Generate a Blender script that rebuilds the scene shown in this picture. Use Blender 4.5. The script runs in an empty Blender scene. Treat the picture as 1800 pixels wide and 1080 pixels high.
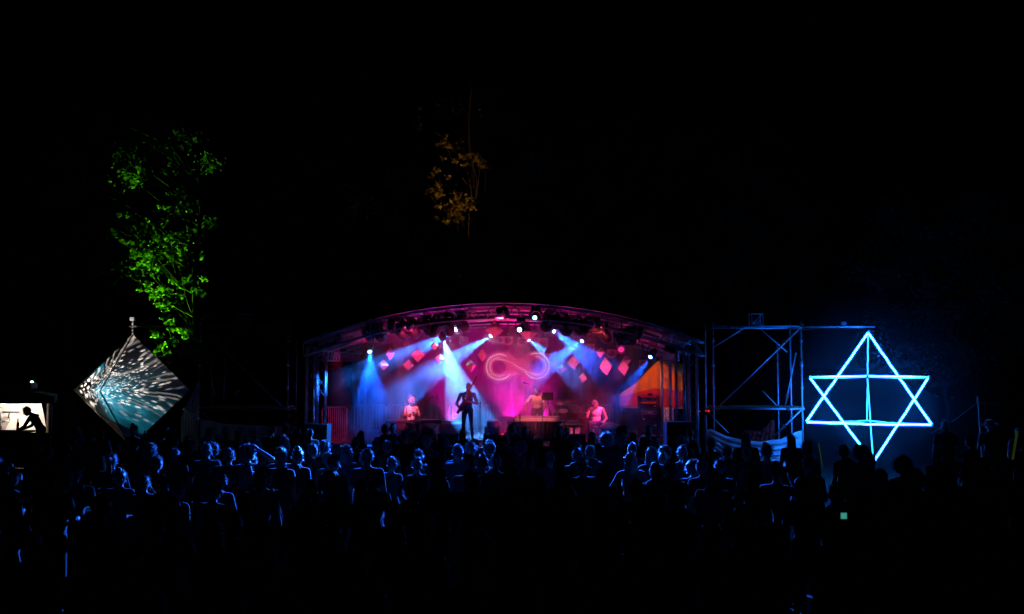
import bpy, bmesh, math, random
import numpy as np
from mathutils import Vector, Matrix, Quaternion, noise
R = math.radians
rng = random.Random(11)
scene = bpy.context.scene
COL = scene.collection
# ------------------------------------------------------------------ camera, sky, light, exposure
FPX = 1750.0                      # focal length in pixels of an 1800 px wide picture
CAMZ = 3.1
PITCH = math.atan(110.0 / FPX)    # horizon at row 650
cam = bpy.data.cameras.new("camera")
cam.sensor_width = 36.0
cam.lens = 36.0 * FPX / 1800.0
cam.clip_end = 2000
camo = bpy.data.objects.new("camera", cam)
COL.objects.link(camo)
camo.location = (0, 0, CAMZ)
camo.rotation_euler = (R(90) + PITCH, 0, 0)
scene.camera = camo

world = bpy.data.worlds.new("World")
scene.world = world
world.use_nodes = True
wn = world.node_tree
sky = wn.nodes.new("ShaderNodeTexSky")
sky.sky_type = 'NISHITA'
sky.sun_disc = False
sky.sun_elevation = R(-9)
sky.sun_rotation = R(200)
wn.links.new(sky.outputs[0], wn.nodes["Background"].inputs[0])
wn.nodes["Background"].inputs[1].default_value = 0.05
night_fill = bpy.data.lights.new("moon", 'SUN')  # weak fill light added to give the crowd faint shape
night_fill.energy = 0.0012
night_fill.angle = R(0.5)
night_fill.color = (0.8, 0.88, 1.0)
mo = bpy.data.objects.new("moon", night_fill)
COL.objects.link(mo)
mo.rotation_euler = (R(40), R(15), R(30))

scene.view_settings.view_transform = 'Standard'
scene.view_settings.look = 'None'
scene.view_settings.exposure = 0
scene.view_settings.gamma = 1
scene.view_settings.use_curve_mapping = False
cy = scene.cycles
cy.max_bounces = 4
cy.diffuse_bounces = 1
cy.glossy_bounces = 2
cy.transmission_bounces = 3
cy.transparent_max_bounces = 8
cy.volume_bounces = 0
cy.sample_clamp_indirect = 3.0
cy.sample_clamp_direct = 0.0
cy.use_denoising = True
cy.caustics_reflective = False
cy.caustics_refractive = False
cy.use_adaptive_sampling = False

# ------------------------------------------------------------------ helpers
_c, _s = math.cos(PITCH), math.sin(PITCH)
def P(px, py, Y):
    """pixel of the 1800x1080 picture -> world point at distance Y"""
    u = (px - 900.0) / FPX
    v = (540.0 - py) / FPX
    t = Y / (_c - _s * v)
    return Vector((u * t, Y, CAMZ + (_s + _c * v) * t))

def orient(p0, p1):
    d = Vector(p1) - Vector(p0)
    return d.to_track_quat('Z', 'Y')

class MB:
    def __init__(self):
        self.v = []; self.f = []; self.mi = []
    def add(self, vs, fs, mi=0):
        o = len(self.v)
        self.v += [Vector(q) for q in vs]
        self.f += [tuple(i + o for i in q) for q in fs]
        self.mi += [mi] * len(fs)
        return self
    def tube(self, p0, p1, r0, r1=None, n=6, mi=0):
        p0 = Vector(p0); p1 = Vector(p1)
        r1 = r0 if r1 is None else r1
        q = orient(p0, p1)
        vs = []
        for p, r in ((p0, r0), (p1, r1)):
            for k in range(n):
                a = 2 * math.pi * k / n
                vs.append(p + q @ Vector((r * math.cos(a), r * math.sin(a), 0)))
        fs = [(k, (k + 1) % n, n + (k + 1) % n, n + k) for k in range(n)]
        fs += [tuple(range(n))[::-1], tuple(range(n, 2 * n))]
        return self.add(vs, fs, mi)
    def path(self, pts, r, n=6, mi=0):
        pts = [Vector(p) for p in pts]
        rs = r if isinstance(r, (list, tuple)) else [r] * len(pts)
        vs = []; fs = []
        for i, p in enumerate(pts):
            d = pts[min(i + 1, len(pts) - 1)] - pts[max(i - 1, 0)]
            q = d.to_track_quat('Z', 'Y')
            for k in range(n):
                a = 2 * math.pi * k / n
                vs.append(p + q @ Vector((rs[i] * math.cos(a), rs[i] * math.sin(a), 0)))
        for i in range(len(pts) - 1):
            for k in range(n):
                fs.append((i * n + k, i * n + (k + 1) % n, (i + 1) * n + (k + 1) % n, (i + 1) * n + k))
        fs += [tuple(range(n))[::-1], tuple(range((len(pts) - 1) * n, len(pts) * n))]
        return self.add(vs, fs, mi)
    def box(self, c, s, q=None, mi=0, taper=1.0):
        c = Vector(c); hx, hy, hz = s[0] / 2, s[1] / 2, s[2] / 2
        vs = []
        for z, t in ((-hz, 1), (hz, taper)):
            for x, y in ((-hx, -hy), (hx, -hy), (hx, hy), (-hx, hy)):
                p = Vector((x * t, y * t, z))
                vs.append(c + (q @ p if q else p))
        fs = [(3, 2, 1, 0), (4, 5, 6, 7), (0, 1, 5, 4), (1, 2, 6, 5), (2, 3, 7, 6), (3, 0, 4, 7)]
        return self.add(vs, fs, mi)
    def lathe(self, prof, c=(0, 0, 0), q=None, n=16, mi=0):
        c = Vector(c); vs = []; fs = []
        m = len(prof)
        for k in range(n):
            a = 2 * math.pi * k / n
            for r, z in prof:
                p = Vector((r * math.cos(a), r * math.sin(a), z))
                vs.append(c + (q @ p if q else p))
        for k in range(n):
            k2 = (k + 1) % n
            for j in range(m - 1):
                fs.append((k * m + j, k2 * m + j, k2 * m + j + 1, k * m + j + 1))
        return self.add(vs, fs, mi)
    def ell(self, c, r, q=None, nu=14, nv=9, mi=0):
        c = Vector(c); vs = []; fs = []
        for j in range(nv + 1):
            th = math.pi * j / nv
            for k in range(nu):
                a = 2 * math.pi * k / nu
                p = Vector((r[0] * math.sin(th) * math.cos(a), r[1] * math.sin(th) * math.sin(a), r[2] * math.cos(th)))
                vs.append(c + (q @ p if q else p))
        for j in range(nv):
            for k in range(nu):
                fs.append((j * nu + k, (j + 1) * nu + k, (j + 1) * nu + (k + 1) % nu, j * nu + (k + 1) % nu))
        return self.add(vs, fs, mi)
    def mesh(self, name, mats, off=None, smooth=False):
        me = bpy.data.meshes.new(name)
        vs = [(v - off)[:] for v in self.v] if off is not None else [v[:] for v in self.v]
        me.from_pydata(vs, [], self.f)
        if not isinstance(mats, (list, tuple)): mats = [mats]
        for m in mats: me.materials.append(m)
        if any(self.mi): me.polygons.foreach_set("material_index", self.mi)
        if smooth: me.polygons.foreach_set("use_smooth", [True] * len(me.polygons))
        me.validate()
        me.update()
        return me
    def build(self, name, mats, parent=None, smooth=False, local=False, bevel=0):
        """world coordinates; with a parent the mesh is stored relative to the root's place (local=True: as given)"""
        off = None
        if parent is not None and not local:
            off = wloc(parent)
        o = bpy.data.objects.new(name, self.mesh(name, mats, off, smooth))
        COL.objects.link(o)
        if parent is not None: o.parent = parent
        if bevel:
            b = o.modifiers.new("bevel", 'BEVEL'); b.width = bevel; b.segments = 2; b.limit_method = 'ANGLE'
        return o

def wloc(o):
    p = Vector((0, 0, 0))
    while o is not None:
        p = p + Vector(o.location); o = o.parent
    return p
def tag(o, label=None, cat=None, group=None, kind=None):
    if label: o["label"] = label
    if cat: o["category"] = cat
    if group: o["group"] = group
    if kind: o["kind"] = kind
    return o
def thing(name, label, cat, loc=(0, 0, 0), group=None, rz=0):
    o = bpy.data.objects.new(name, None)
    o.empty_display_size = 0.2
    COL.objects.link(o)
    o.location = loc; o.rotation_euler = (0, 0, rz)
    return tag(o, label, cat, group)
def copy_tree(o, parent=None):
    c = o.copy(); COL.objects.link(c); c.parent = parent
    for ch in list(o.children): copy_tree(ch, c)
    return c
def inst(name, me, parent, loc=(0, 0, 0), rot=None, scale=None):
    o = bpy.data.objects.new(name, me); COL.objects.link(o)
    o.parent = parent; o.location = loc
    if rot is not None:
        o.rotation_mode = 'QUATERNION'; o.rotation_quaternion = rot
    if scale is not None: o.scale = scale
    return o

# ------------------------------------------------------------------ materials
def mat(name, col, rough=0.6, metal=0.0, var=0.25, scale=9.0, bump=0.0, sheen=0.0, trans=0.0, rnd=0.0, spec=0.4):
    m = bpy.data.materials.new(name); m.use_nodes = True
    nt = m.node_tree; b = nt.nodes["Principled BSDF"]
    b.inputs["Roughness"].default_value = rough
    b.inputs["Metallic"].default_value = metal
    b.inputs["Specular IOR Level"].default_value = spec
    if sheen: b.inputs["Sheen Weight"].default_value = sheen
    tc = nt.nodes.new("ShaderNodeTexCoord")
    nz = nt.nodes.new("ShaderNodeTexNoise"); nz.inputs["Scale"].default_value = scale; nz.inputs["Detail"].default_value = 4
    nt.links.new(tc.outputs["Object"], nz.inputs["Vector"])
    mr = nt.nodes.new("ShaderNodeMapRange")
    mr.inputs[1].default_value = 0.25; mr.inputs[2].default_value = 0.75
    mr.inputs[3].default_value = 1 - var; mr.inputs[4].default_value = 1 + var
    nt.links.new(nz.outputs["Fac"], mr.inputs[0])
    vm = nt.nodes.new("ShaderNodeVectorMath"); vm.operation = 'SCALE'
    vm.inputs[0].default_value = col
    nt.links.new(mr.outputs[0], vm.inputs["Scale"])
    out = vm.outputs[0]
    if rnd:
        oi = nt.nodes.new("ShaderNodeObjectInfo")
        hs = nt.nodes.new("ShaderNodeHueSaturation")
        ma = nt.nodes.new("ShaderNodeMath"); ma.operation = 'MULTIPLY_ADD'
        ma.inputs[1].default_value = 2 * rnd; ma.inputs[2].default_value = 1 - rnd
        nt.links.new(oi.outputs["Random"], ma.inputs[0])
        nt.links.new(ma.outputs[0], hs.inputs["Value"])
        mh = nt.nodes.new("ShaderNodeMath"); mh.operation = 'FRACT'
        m2 = nt.nodes.new("ShaderNodeMath"); m2.operation = 'MULTIPLY'; m2.inputs[1].default_value = 7.31
        nt.links.new(oi.outputs["Random"], m2.inputs[0]); nt.links.new(m2.outputs[0], mh.inputs[0])
        nt.links.new(mh.outputs[0], hs.inputs["Hue"])
        nt.links.new(out, hs.inputs["Color"]); out = hs.outputs[0]
    nt.links.new(out, b.inputs["Base Color"])
    if bump:
        bp = nt.nodes.new("ShaderNodeBump"); bp.inputs["Strength"].default_value = bump; bp.inputs["Distance"].default_value = 0.02
        nt.links.new(nz.outputs["Fac"], bp.inputs["Height"]); nt.links.new(bp.outputs[0], b.inputs["Normal"])
    if trans:
        tr = nt.nodes.new("ShaderNodeBsdfTranslucent"); nt.links.new(out, tr.inputs[0])
        mx = nt.nodes.new("ShaderNodeMixShader"); mx.inputs[0].default_value = trans
        nt.links.new(b.outputs[0], mx.inputs[1]); nt.links.new(tr.outputs[0], mx.inputs[2])
        nt.links.new(mx.outputs[0], nt.nodes["Material Output"].inputs[0])
    return m
def emit(name, col, strength, sampled=True):
    m = bpy.data.materials.new(name); m.use_nodes = True
    nt = m.node_tree; nt.nodes.clear()
    e = nt.nodes.new("ShaderNodeEmission"); e.inputs[0].default_value = (*col, 1); e.inputs[1].default_value = strength
    o = nt.nodes.new("ShaderNodeOutputMaterial"); nt.links.new(e.outputs[0], o.inputs[0])
    if not sampled: m.cycles.emission_sampling = 'NONE'
    return m
def volume(name, dens, col, g=0.0):
    m = bpy.data.materials.new(name); m.use_nodes = True
    nt = m.node_tree; nt.nodes.clear()
    v = nt.nodes.new("ShaderNodeVolumePrincipled")
    v.inputs["Color"].default_value = (*col, 1); v.inputs["Density"].default_value = dens
    v.inputs["Anisotropy"].default_value = g
    o = nt.nodes.new("ShaderNodeOutputMaterial"); nt.links.new(v.outputs[0], o.inputs["Volume"])
    return m

M = {}
M['grass'] = mat('trampled_grass', (0.022, 0.026, 0.014), 0.95, var=0.5, scale=3, bump=0.6)
M['steel'] = mat('galvanised_steel', (0.5, 0.5, 0.52), 0.42, 0.35, var=0.2, scale=14)
M['oldsteel'] = mat('weathered_steel', (0.10, 0.095, 0.09), 0.6, 0.3, var=0.3, scale=14)  # same steel, darkened in colour so the left tower looks unlit
M['alu'] = mat('aluminium_truss', (0.40, 0.40, 0.42), 0.4, 0.6, var=0.15, scale=14)
M['black'] = mat('black_powder_coat', (0.018, 0.018, 0.02), 0.55, var=0.3, scale=20)
M['blackcloth'] = mat('black_molton', (0.016, 0.015, 0.018), 0.95, var=0.3, scale=6, sheen=0.2)
M['backdrop'] = mat('dark_backdrop_cloth', (0.03, 0.027, 0.033), 0.95, var=0.35, scale=4, sheen=0.2)
M['skin_roof'] = mat('roof_tarpaulin', (0.05, 0.05, 0.052), 0.7, var=0.3, scale=3)
M['deck'] = mat('stage_plywood', (0.07, 0.05, 0.04), 0.6, var=0.35, scale=7)
M['wood'] = mat('raw_wood', (0.33, 0.21, 0.11), 0.65, var=0.3, scale=9)
M['whitecloth'] = mat('white_bedsheet', (0.75, 0.74, 0.72), 0.9, var=0.08, scale=5, trans=0.35)
M['orangecloth'] = mat('orange_sail_cloth', (0.80, 0.33, 0.02), 0.9, var=0.12, scale=4, trans=0.3)
M['redcloth'] = mat('red_sail_cloth', (0.62, 0.03, 0.02), 0.9, var=0.12, scale=4, trans=0.3)
M['paper'] = mat('metallised_paper', (0.78, 0.62, 0.55), 0.34, 0.25, var=0.3, scale=7, bump=0.25)
M['lantern'] = mat('projection_fabric', (0.72, 0.72, 0.72), 0.85, var=0.05, scale=5, trans=0.06)
M['lanternrod'] = mat('edge_rod_fibre', (0.12, 0.11, 0.1), 0.5)
M['sign'] = mat('painted_sign_board', (0.60, 0.32, 0.45), 0.7, var=0.15, scale=6)
M['bark'] = mat('tree_bark', (0.012, 0.010, 0.008), 0.95, var=0.4, scale=12, bump=0.8)
M['leaf'] = mat('green_leaves', (0.10, 0.15, 0.02), 0.5, var=0.4, scale=1.5, trans=0.5)
M['leaf2'] = mat('olive_leaves', (0.12, 0.11, 0.04), 0.55, var=0.4, scale=1.5, trans=0.35)
M['leaf3'] = mat('dark_leaves', (0.018, 0.03, 0.016), 0.9, var=0.4, scale=1.5, trans=0.3, spec=0.15)
M['skin2'] = mat('stage_skin', (0.27, 0.15, 0.10), 0.5, var=0.08, scale=8)
M['skin'] = mat('skin', (0.36, 0.21, 0.15), 0.5, var=0.08, scale=8)
M['top'] = mat('crowd_top', (0.035, 0.022, 0.02), 0.9, var=0.2, scale=12, sheen=0.25, rnd=0.75)
M['bottom'] = mat('crowd_trousers', (0.02, 0.022, 0.03), 0.9, var=0.2, scale=12, sheen=0.1, rnd=0.4)
M['shoe'] = mat('dark_shoes', (0.03, 0.03, 0.03), 0.7)
M['hair'] = mat('crowd_hair', (0.06, 0.045, 0.035), 0.42, var=0.4, scale=30, bump=0.5, rnd=0.02, spec=0.6, sheen=1.0)
M['felt'] = mat('hat_felt', (0.09, 0.08, 0.07), 0.95, var=0.2, sheen=0.4)
M['paleknit'] = mat('pale_knit', (0.62, 0.62, 0.6), 0.95, var=0.15, scale=25, bump=0.4)
M['blond'] = mat('blond_hair', (0.55, 0.36, 0.17), 0.5, var=0.35, scale=30, bump=0.4)
M['whiteshirt'] = mat('white_cotton', (0.82, 0.78, 0.76), 0.9, var=0.1, scale=6)
M['printshirt'] = mat('washed_print_shirt', (0.74, 0.66, 0.52), 0.9, var=0.3, scale=9)
M['darkshirt'] = mat('dark_grey_shirt', (0.05, 0.06, 0.09), 0.9, var=0.2, scale=9)
M['jeans'] = mat('dark_jeans', (0.04, 0.045, 0.07), 0.9, var=0.2, scale=9)
M['brass'] = mat('bronze_cymbal', (0.75, 0.52, 0.22), 0.28, 0.9, var=0.2, scale=12)
M['chrome'] = mat('chrome', (0.7, 0.7, 0.72), 0.2, 0.95, var=0.05)
M['ivory'] = mat('white_keys', (0.75, 0.7, 0.62), 0.4, var=0.06)
M['maple'] = mat('maple_bassoon', (0.16, 0.05, 0.03), 0.3, var=0.3)
M['drumshell'] = mat('red_lacquer', (0.28, 0.03, 0.03), 0.25, var=0.15)
M['drumhead'] = mat('drum_head', (0.75, 0.72, 0.66), 0.6, var=0.08)
M['screen'] = mat('dark_screen', (0.02, 0.02, 0.025), 0.15)
M['redtape'] = mat('red_coupler_paint', (0.62, 0.04, 0.02), 0.5)
M['rope'] = mat('rope', (0.35, 0.3, 0.22), 0.9)
M['tentdark'] = mat('dark_tent_canvas', (0.035, 0.028, 0.024), 0.9, var=0.2)
M['tentwhite'] = mat('white_tent_wall', (0.8, 0.77, 0.74), 0.9, var=0.04, trans=0.2)
M['led_blue'] = emit('blue_led_tube', (0.010, 0.16, 1.0), 105.0)
M['lens_blue'] = emit('blue_lamp_lens', (0.10, 0.35, 1.0), 40.0, False)
M['lens_white'] = emit('white_blue_lamp_lens', (0.45, 0.75, 1.0), 60.0, False)
M['lens_pink'] = emit('pink_lamp_lens', (1.0, 0.03, 0.32), 1.1, False)
M['lens_dim'] = emit('dim_pink_lamp_lens', (1.0, 0.05, 0.35), 0.16, False)
M['lens_off'] = mat('unlit_glass_lens', (0.10, 0.10, 0.11), 0.08, 0.0, spec=0.9)
M['led_white'] = emit('white_led_dots', (1.0, 0.80, 0.88), 1.6, False)
M['red_led'] = emit('red_indicator', (1.0, 0.02, 0.01), 2.0, False)
M['bulb'] = emit('warm_bulb', (1.0, 0.78, 0.6), 6.0, False)
M['phone'] = emit('phone_screen', (0.1, 0.75, 0.6), 0.35, False)
M['glow'] = emit('green_glow_stick', (0.15, 0.5, 0.12), 0.06, False)
M['glowy'] = emit('yellow_glow_stick', (0.3, 0.55, 0.1), 0.035, False)

M['led_sleeve'] = bpy.data.materials.new('blue_led_sleeve'); M['led_sleeve'].use_nodes = True  # see-through glowing shell added to give the tubes a blue edge
_nt = M['led_sleeve'].node_tree; _nt.nodes.clear()
_e = _nt.nodes.new("ShaderNodeEmission"); _e.inputs[0].default_value = (0.0, 0.09, 1.0, 1); _e.inputs[1].default_value = 0.85
_t = _nt.nodes.new("ShaderNodeBsdfTransparent"); _a = _nt.nodes.new("ShaderNodeAddShader"); _o = _nt.nodes.new("ShaderNodeOutputMaterial")
_nt.links.new(_e.outputs[0], _a.inputs[0]); _nt.links.new(_t.outputs[0], _a.inputs[1]); _nt.links.new(_a.outputs[0], _o.inputs[0])
M['led_sleeve'].cycles.emission_sampling = 'NONE'
M['led_blue2'] = emit('dim_blue_led_tube', (0.02, 0.38, 1.0), 4.0)
M['lens_proj'] = emit('projector_lens', (0.55, 0.85, 1.0), 12.0, False)
M['lens_green'] = emit('green_lamp_lens', (0.15, 1.0, 0.05), 3.0, False)
M['lens_amber'] = emit('amber_lamp_lens', (1.0, 0.5, 0.1), 3.0, False)
SMOKE = 0.15
GLOW_SMOKE = 0.005

def spot(name, loc, target, power, col, half, blend=0.25, radius=0.04, parent=None):
    l = bpy.data.lights.new(name, 'SPOT')
    l.energy = power; l.color = col; l.spot_size = 2 * R(half); l.spot_blend = blend; l.shadow_soft_size = radius
    o = bpy.data.objects.new(name, l); COL.objects.link(o)
    loc = Vector(loc); d = Vector(target) - loc
    o.rotation_mode = 'QUATERNION'; o.rotation_quaternion = d.to_track_quat('-Z', 'Y')
    if parent is not None:
        o.parent = parent; o.location = loc - wloc(parent)
    else: o.location = loc
    return o

# ------------------------------------------------------------------ ground
g = MB()
N = 60
for j in range(N + 1):
    for i in range(N + 1):
        x = (i / N - 0.5) * 2; y = (j / N - 0.5) * 2
        x = math.copysign(abs(x) ** 2.2, x) * 400; y = math.copysign(abs(y) ** 2.2, y) * 400 + 25
        z = 0.05 * noise.noise(Vector((x * .13, y * .13, 0))) - 0.03
        d = max(0, math.hypot(x, y - 25) - 60); z += 0.02 * d * (0.5 + 0.5 * noise.noise(Vector((x * .01, y * .01, 4))))
        g.v.append(Vector((x, y, z)))
for j in range(N):
    for i in range(N):
        a = j * (N + 1) + i
        g.f.append((a, a + 1, a + N + 2, a + N + 1)); g.mi.append(0)
go = g.build('ground', M['grass'], smooth=True); go["kind"] = "structure"

# ------------------------------------------------------------------ stage platform
SZ = 1.05                         # deck height
SX0, SX1, SY0, SY1 = -5.55, 5.05, 26.8, 34.2
CX = (SX0 + SX1) / 2
st = thing('stage_platform', 'low black-skirted stage platform of plywood decks under the arched roof', 'stage', (CX, SY0, 0))
nx, ny = 5, 7
pw, pd = (SX1 - SX0) / nx, (SY1 - SY0) / ny
dm = MB().box((0, 0, 0), (pw - 0.012, pd - 0.012, 0.06)).mesh('deck_panel', M['deck'])
for i in range(nx):
    for j in range(ny):
        inst('deck_panel', dm, st, Vector((SX0 + pw * (i + .5), SY0 + pd * (j + .5), SZ - 0.03)) - Vector(st.location))
lm = MB().tube((0, 0, 0), (0, 0, SZ - 0.062), 0.03).mesh('leg', M['steel'])
for i in range(nx + 1):
    for j in (0, 3.5, 7):
        inst('leg', lm, st, Vector((min(max(SX0 + pw * i, SX0 + .08), SX1 - .08), SY0 + .08 + (pd * j) * 0.975, 0)) - Vector(st.location))
def wavy_cloth(mb, p0, p1, ztop, zbot, amp=0.04, waves=14, n=90, nz=4, seed=0.0, mi=0):
    p0 = Vector(p0); p1 = Vector(p1); d = (p1 - p0); nrm = Vector((-d.y, d.x, 0)).normalized()
    vs = []; fs = []
    for j in range(nz + 1):
        t = j / nz
        for i in range(n + 1):
            s = i / n
            w = amp * (0.35 + 0.65 * t) * (math.sin(s * waves * 6.283 + 1.4 * math.sin(s * 9 + seed)) + 0.5 * noise.noise(Vector((s * 23, t * 2, seed))))
            p = p0 + d * s + nrm * w
            zt = ztop(s) if callable(ztop) else ztop
            zb = zbot(s) if callable(zbot) else zbot
            vs.append((p.x, p.y, zt + (zb - zt) * t))
    for j in range(nz):
        for i in range(n):
            a = j * (n + 1) + i
            fs.append((a, a + 1, a + n + 2, a + n + 1))
    return mb.add(vs, fs, mi)
sk = MB(); wavy_cloth(sk, (SX0, SY0 - 0.06, 0), (SX1, SY0 - 0.06, 0), SZ - 0.07, 0.02, 0.03, 40, 240)
sk.build('skirt', M['blackcloth'], st, smooth=True)

# ------------------------------------------------------------------ stage roof: four arch trusses, purlins, tarpaulin, columns
HS = 5.4; SAG = 1.03; RAD = (HS * HS + SAG * SAG) / (2 * SAG)
RX = -0.22
ZT = P(880, 537, 27.0).z
def arch(x):                       # height of the top chord
    return ZT - RAD + math.sqrt(RAD * RAD - (x - RX) ** 2)
roof = thing('stage_roof', 'arched aluminium truss stage roof with dark tarpaulin on lattice columns', 'stage roof', (RX, 27, 0))
NA = 36
def arch_pts(Y, dz, x0=-HS, x1=HS, n=NA):
    return [Vector((RX + x0 + (x1 - x0) * i / n, Y, arch(RX + x0 + (x1 - x0) * i / n) - dz)) for i in range(n + 1)]
for ai, Y in enumerate((26.85, 28.9, 31.0, 33.2)):
    w = 0.32; h = 0.36 if ai == 0 else 0.30
    lat = MB()
    ch = [arch_pts(Y, 0), arch_pts(Y + w, 0), arch_pts(Y, h), arch_pts(Y + w, h)]
    for i in range(NA):
        a, b = (0, 2) if i % 2 else (2, 0)
        lat.tube(ch[a][i], ch[b][i + 1], 0.011, n=4)
        a, b = (1, 3) if i % 2 else (3, 1)
        lat.tube(ch[a][i], ch[b][i + 1], 0.011, n=4)
        if i % 3 == 0:
            lat.tube(ch[0][i], ch[1][i], 0.011, n=4); lat.tube(ch[2][i], ch[3][i], 0.011, n=4)
            lat.tube(ch[0][i], ch[2][i], 0.011, n=4)
    ar = lat.build('arch_truss', M['alu'], roof)
    for c in ch:
        MB().path(c, 0.028, 8).build('chord', M['alu'], ar, smooth=True)
for k in range(9):
    x = RX - 4.8 + 1.2 * k
    z = arch(x) + 0.05
    MB().tube((x, 26.8, z), (x, 33.6, z), 0.025, n=6).build('purlin', M['alu'], roof)
ts = MB(); vs = []; fs = []
for j, Y in enumerate(np.linspace(27.3, 34.0, 12)):
    for i in range(NA * 2 + 1):
        x = RX - HS - 0.1 + (2 * HS + 0.2) * i / (NA * 2)
        z = (arch(max(min(x, RX + HS), RX - HS)) + 0.09 + 0.018 * math.cos(i * 1.05) * math.sin(j * 1.3))
        vs.append((x, Y, z))
for j in range(11):
    for i in range(NA * 2):
        a = j * (NA * 2 + 1) + i
        fs.append((a, a + 1, a + NA * 2 + 2, a + NA * 2 + 1))
ts.add(vs, fs); ts.build('tarpaulin', M['skin_roof'], roof, smooth=True)
def lattice_column(x, Y, z0, z1, w=0.26, parent=roof, name='column', rc=0.024, step=0.3):
    lt = MB()
    cs = [(-w / 2, -w / 2), (w / 2, -w / 2), (w / 2, w / 2), (-w / 2, w / 2)]
    n = max(2, int((z1 - z0) / step))
    for i in range(n):
        za = z0 + (z1 - z0) * i / n; zb = z0 + (z1 - z0) * (i + 1) / n
        for k in range(4):
            a = cs[k]; b = cs[(k + 1) % 4]
            if (i + k) % 2: a, b = b, a
            lt.tube((x + a[0], Y + a[1], za), (x + b[0], Y + b[1], zb), 0.009, n=4)
    o = lt.build(name, M['alu'], parent)
    for c in cs:
        MB().tube((x + c[0], Y + c[1], z0), (x + c[0], Y + c[1], z1), rc, n=8).build('chord', M['alu'], o, smooth=True)
    MB().box((x, Y, z0 + 0.006), (w + 0.16, w + 0.16, 0.012)).build('base_plate', M['steel'], o)
    return o
def colx(px, Y): return (px - 900) / FPX * Y
cols = [(566, 27.1, SZ + .001), (547, 27.6, 0.002), (1195, 27.1, SZ + .001), (1217, 27.6, 0.002), (637, 33.4, SZ + .001), (1170, 31.2, SZ + .001)]
for px, Y, z0 in cols:
    x = colx(px, Y)
    lattice_column(x, Y, z0, arch(max(min(x, RX + HS), RX - HS)) - (0.42 if z0 > 0.5 else 0.1), 0.22 if px != 1170 else 0.27)
# side ladder beams running back from the front columns
for px, sgn in ((566, 1), (1195, -1)):
    p0 = P(px, 624, 27.2); x0 = p0.x; zb = P(px, 634, 27.2).z; zt = P(px, 617, 27.2).z
    x1 = colx(637 if sgn > 0 else 1158, 33.3)
    a0, a1 = Vector((x0, 27.35, zt)), Vector((x1, 33.2, zt + 0.02)); b0, b1 = Vector((x0, 27.35, zb)), Vector((x1, 33.2, zb + 0.02))
    lt = MB(); n = 16
    for i in range(n):
        lt.tube(a0.lerp(a1, i / n), b0.lerp(b1, (i + 1) / n), 0.012, n=4); lt.tube(a0.lerp(a1, i / n), b0.lerp(b1, i / n), 0.012, n=4)
    sb = lt.build('side_beam', M['alu'], roof)
    for q0, q1 in ((a0, a1), (b0, b1)): MB().tube(q0, q1, 0.026, n=8).build('chord', M['alu'], sb, smooth=True)
# droppers (vertical tubes) between side beams and roof
for px, Y, y0 in ((578, 28.2, 622), (583, 28.6, 622), (593, 29.4, 622), (597, 29.8, 622), (610, 30.8, 623), (624, 31.8, 624), (1172, 29, 625), (1180, 28.2, 625), (1160, 30, 626)):
    p = P(px, y0, Y)
    MB().tube(p, (p.x, p.y, arch(max(min(p.x, RX + HS), RX - HS)) - 0.02), 0.02, n=6).build('dropper', M['alu'], roof)

# ------------------------------------------------------------------ backdrop and banner
bd = MB(); wavy_cloth(bd, (SX0 + .1, 33.95, 0), (SX1 - .1, 33.95, 0), lambda s: arch(max(min(SX0 + .1 + (SX1 - SX0 - .2) * s, RX + HS), RX - HS)) - 0.05, SZ + 0.03, 0.05, 30, 300, 6)
tag(bd.build('stage_backdrop', M['backdrop'], smooth=True), 'dark pleated backdrop cloth closing the rear of the stage', 'backdrop')
# side curtain, left wing
bn = thing('side_banner', 'orange and red sail cloth banner stretched beside the lattice column', 'banner', P(1140, 716, 32.4))
def sail(mb, top, bot, n=40, Y=32.4, mi=0):
    vs = []; fs = []
    for j in range(7):
        for i in range(n + 1):
            s = i / n; px = 1088 + (1200 - 1088) * s
            yt, yb = top(px), bot(px); t = j / 6
            p = P(px, yt + (yb - yt) * t, Y); p.y += 0.05 * math.sin(s * 40) * (0.4 + .6 * t)
            vs.append(p)
    for j in range(6):
        for i in range(n):
            a = j * (n + 1) + i; fs.append((a, a + 1, a + n + 2, a + n + 1))
    return mb.add(vs, fs, mi)
def ip(x, pts):
    return float(np.interp(x, [p[0] for p in pts], [p[1] for p in pts]))
mid = lambda x: ip(x, [(1088, 698), (1110, 693), (1130, 688), (1150, 683), (1170, 684), (1200, 690)])
topf = lambda x: ip(x, [(1088, 694), (1120, 672), (1140, 650), (1157, 634), (1170, 636), (1200, 640)])
sail(MB(), topf, mid).build('orange_panel', M['orangecloth'], bn, smooth=True)
sail(MB(), lambda x: mid(x) + 0.25, lambda x: ip(x, [(1088, 714), (1200, 716)]), Y=32.39).build('red_panel', M['redcloth'], bn, smooth=True)
MB().tube(P(1088, 716, 32.37), P(1200, 718, 32.37), 0.02).build('hem_pole', M['wood'], bn)

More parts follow.
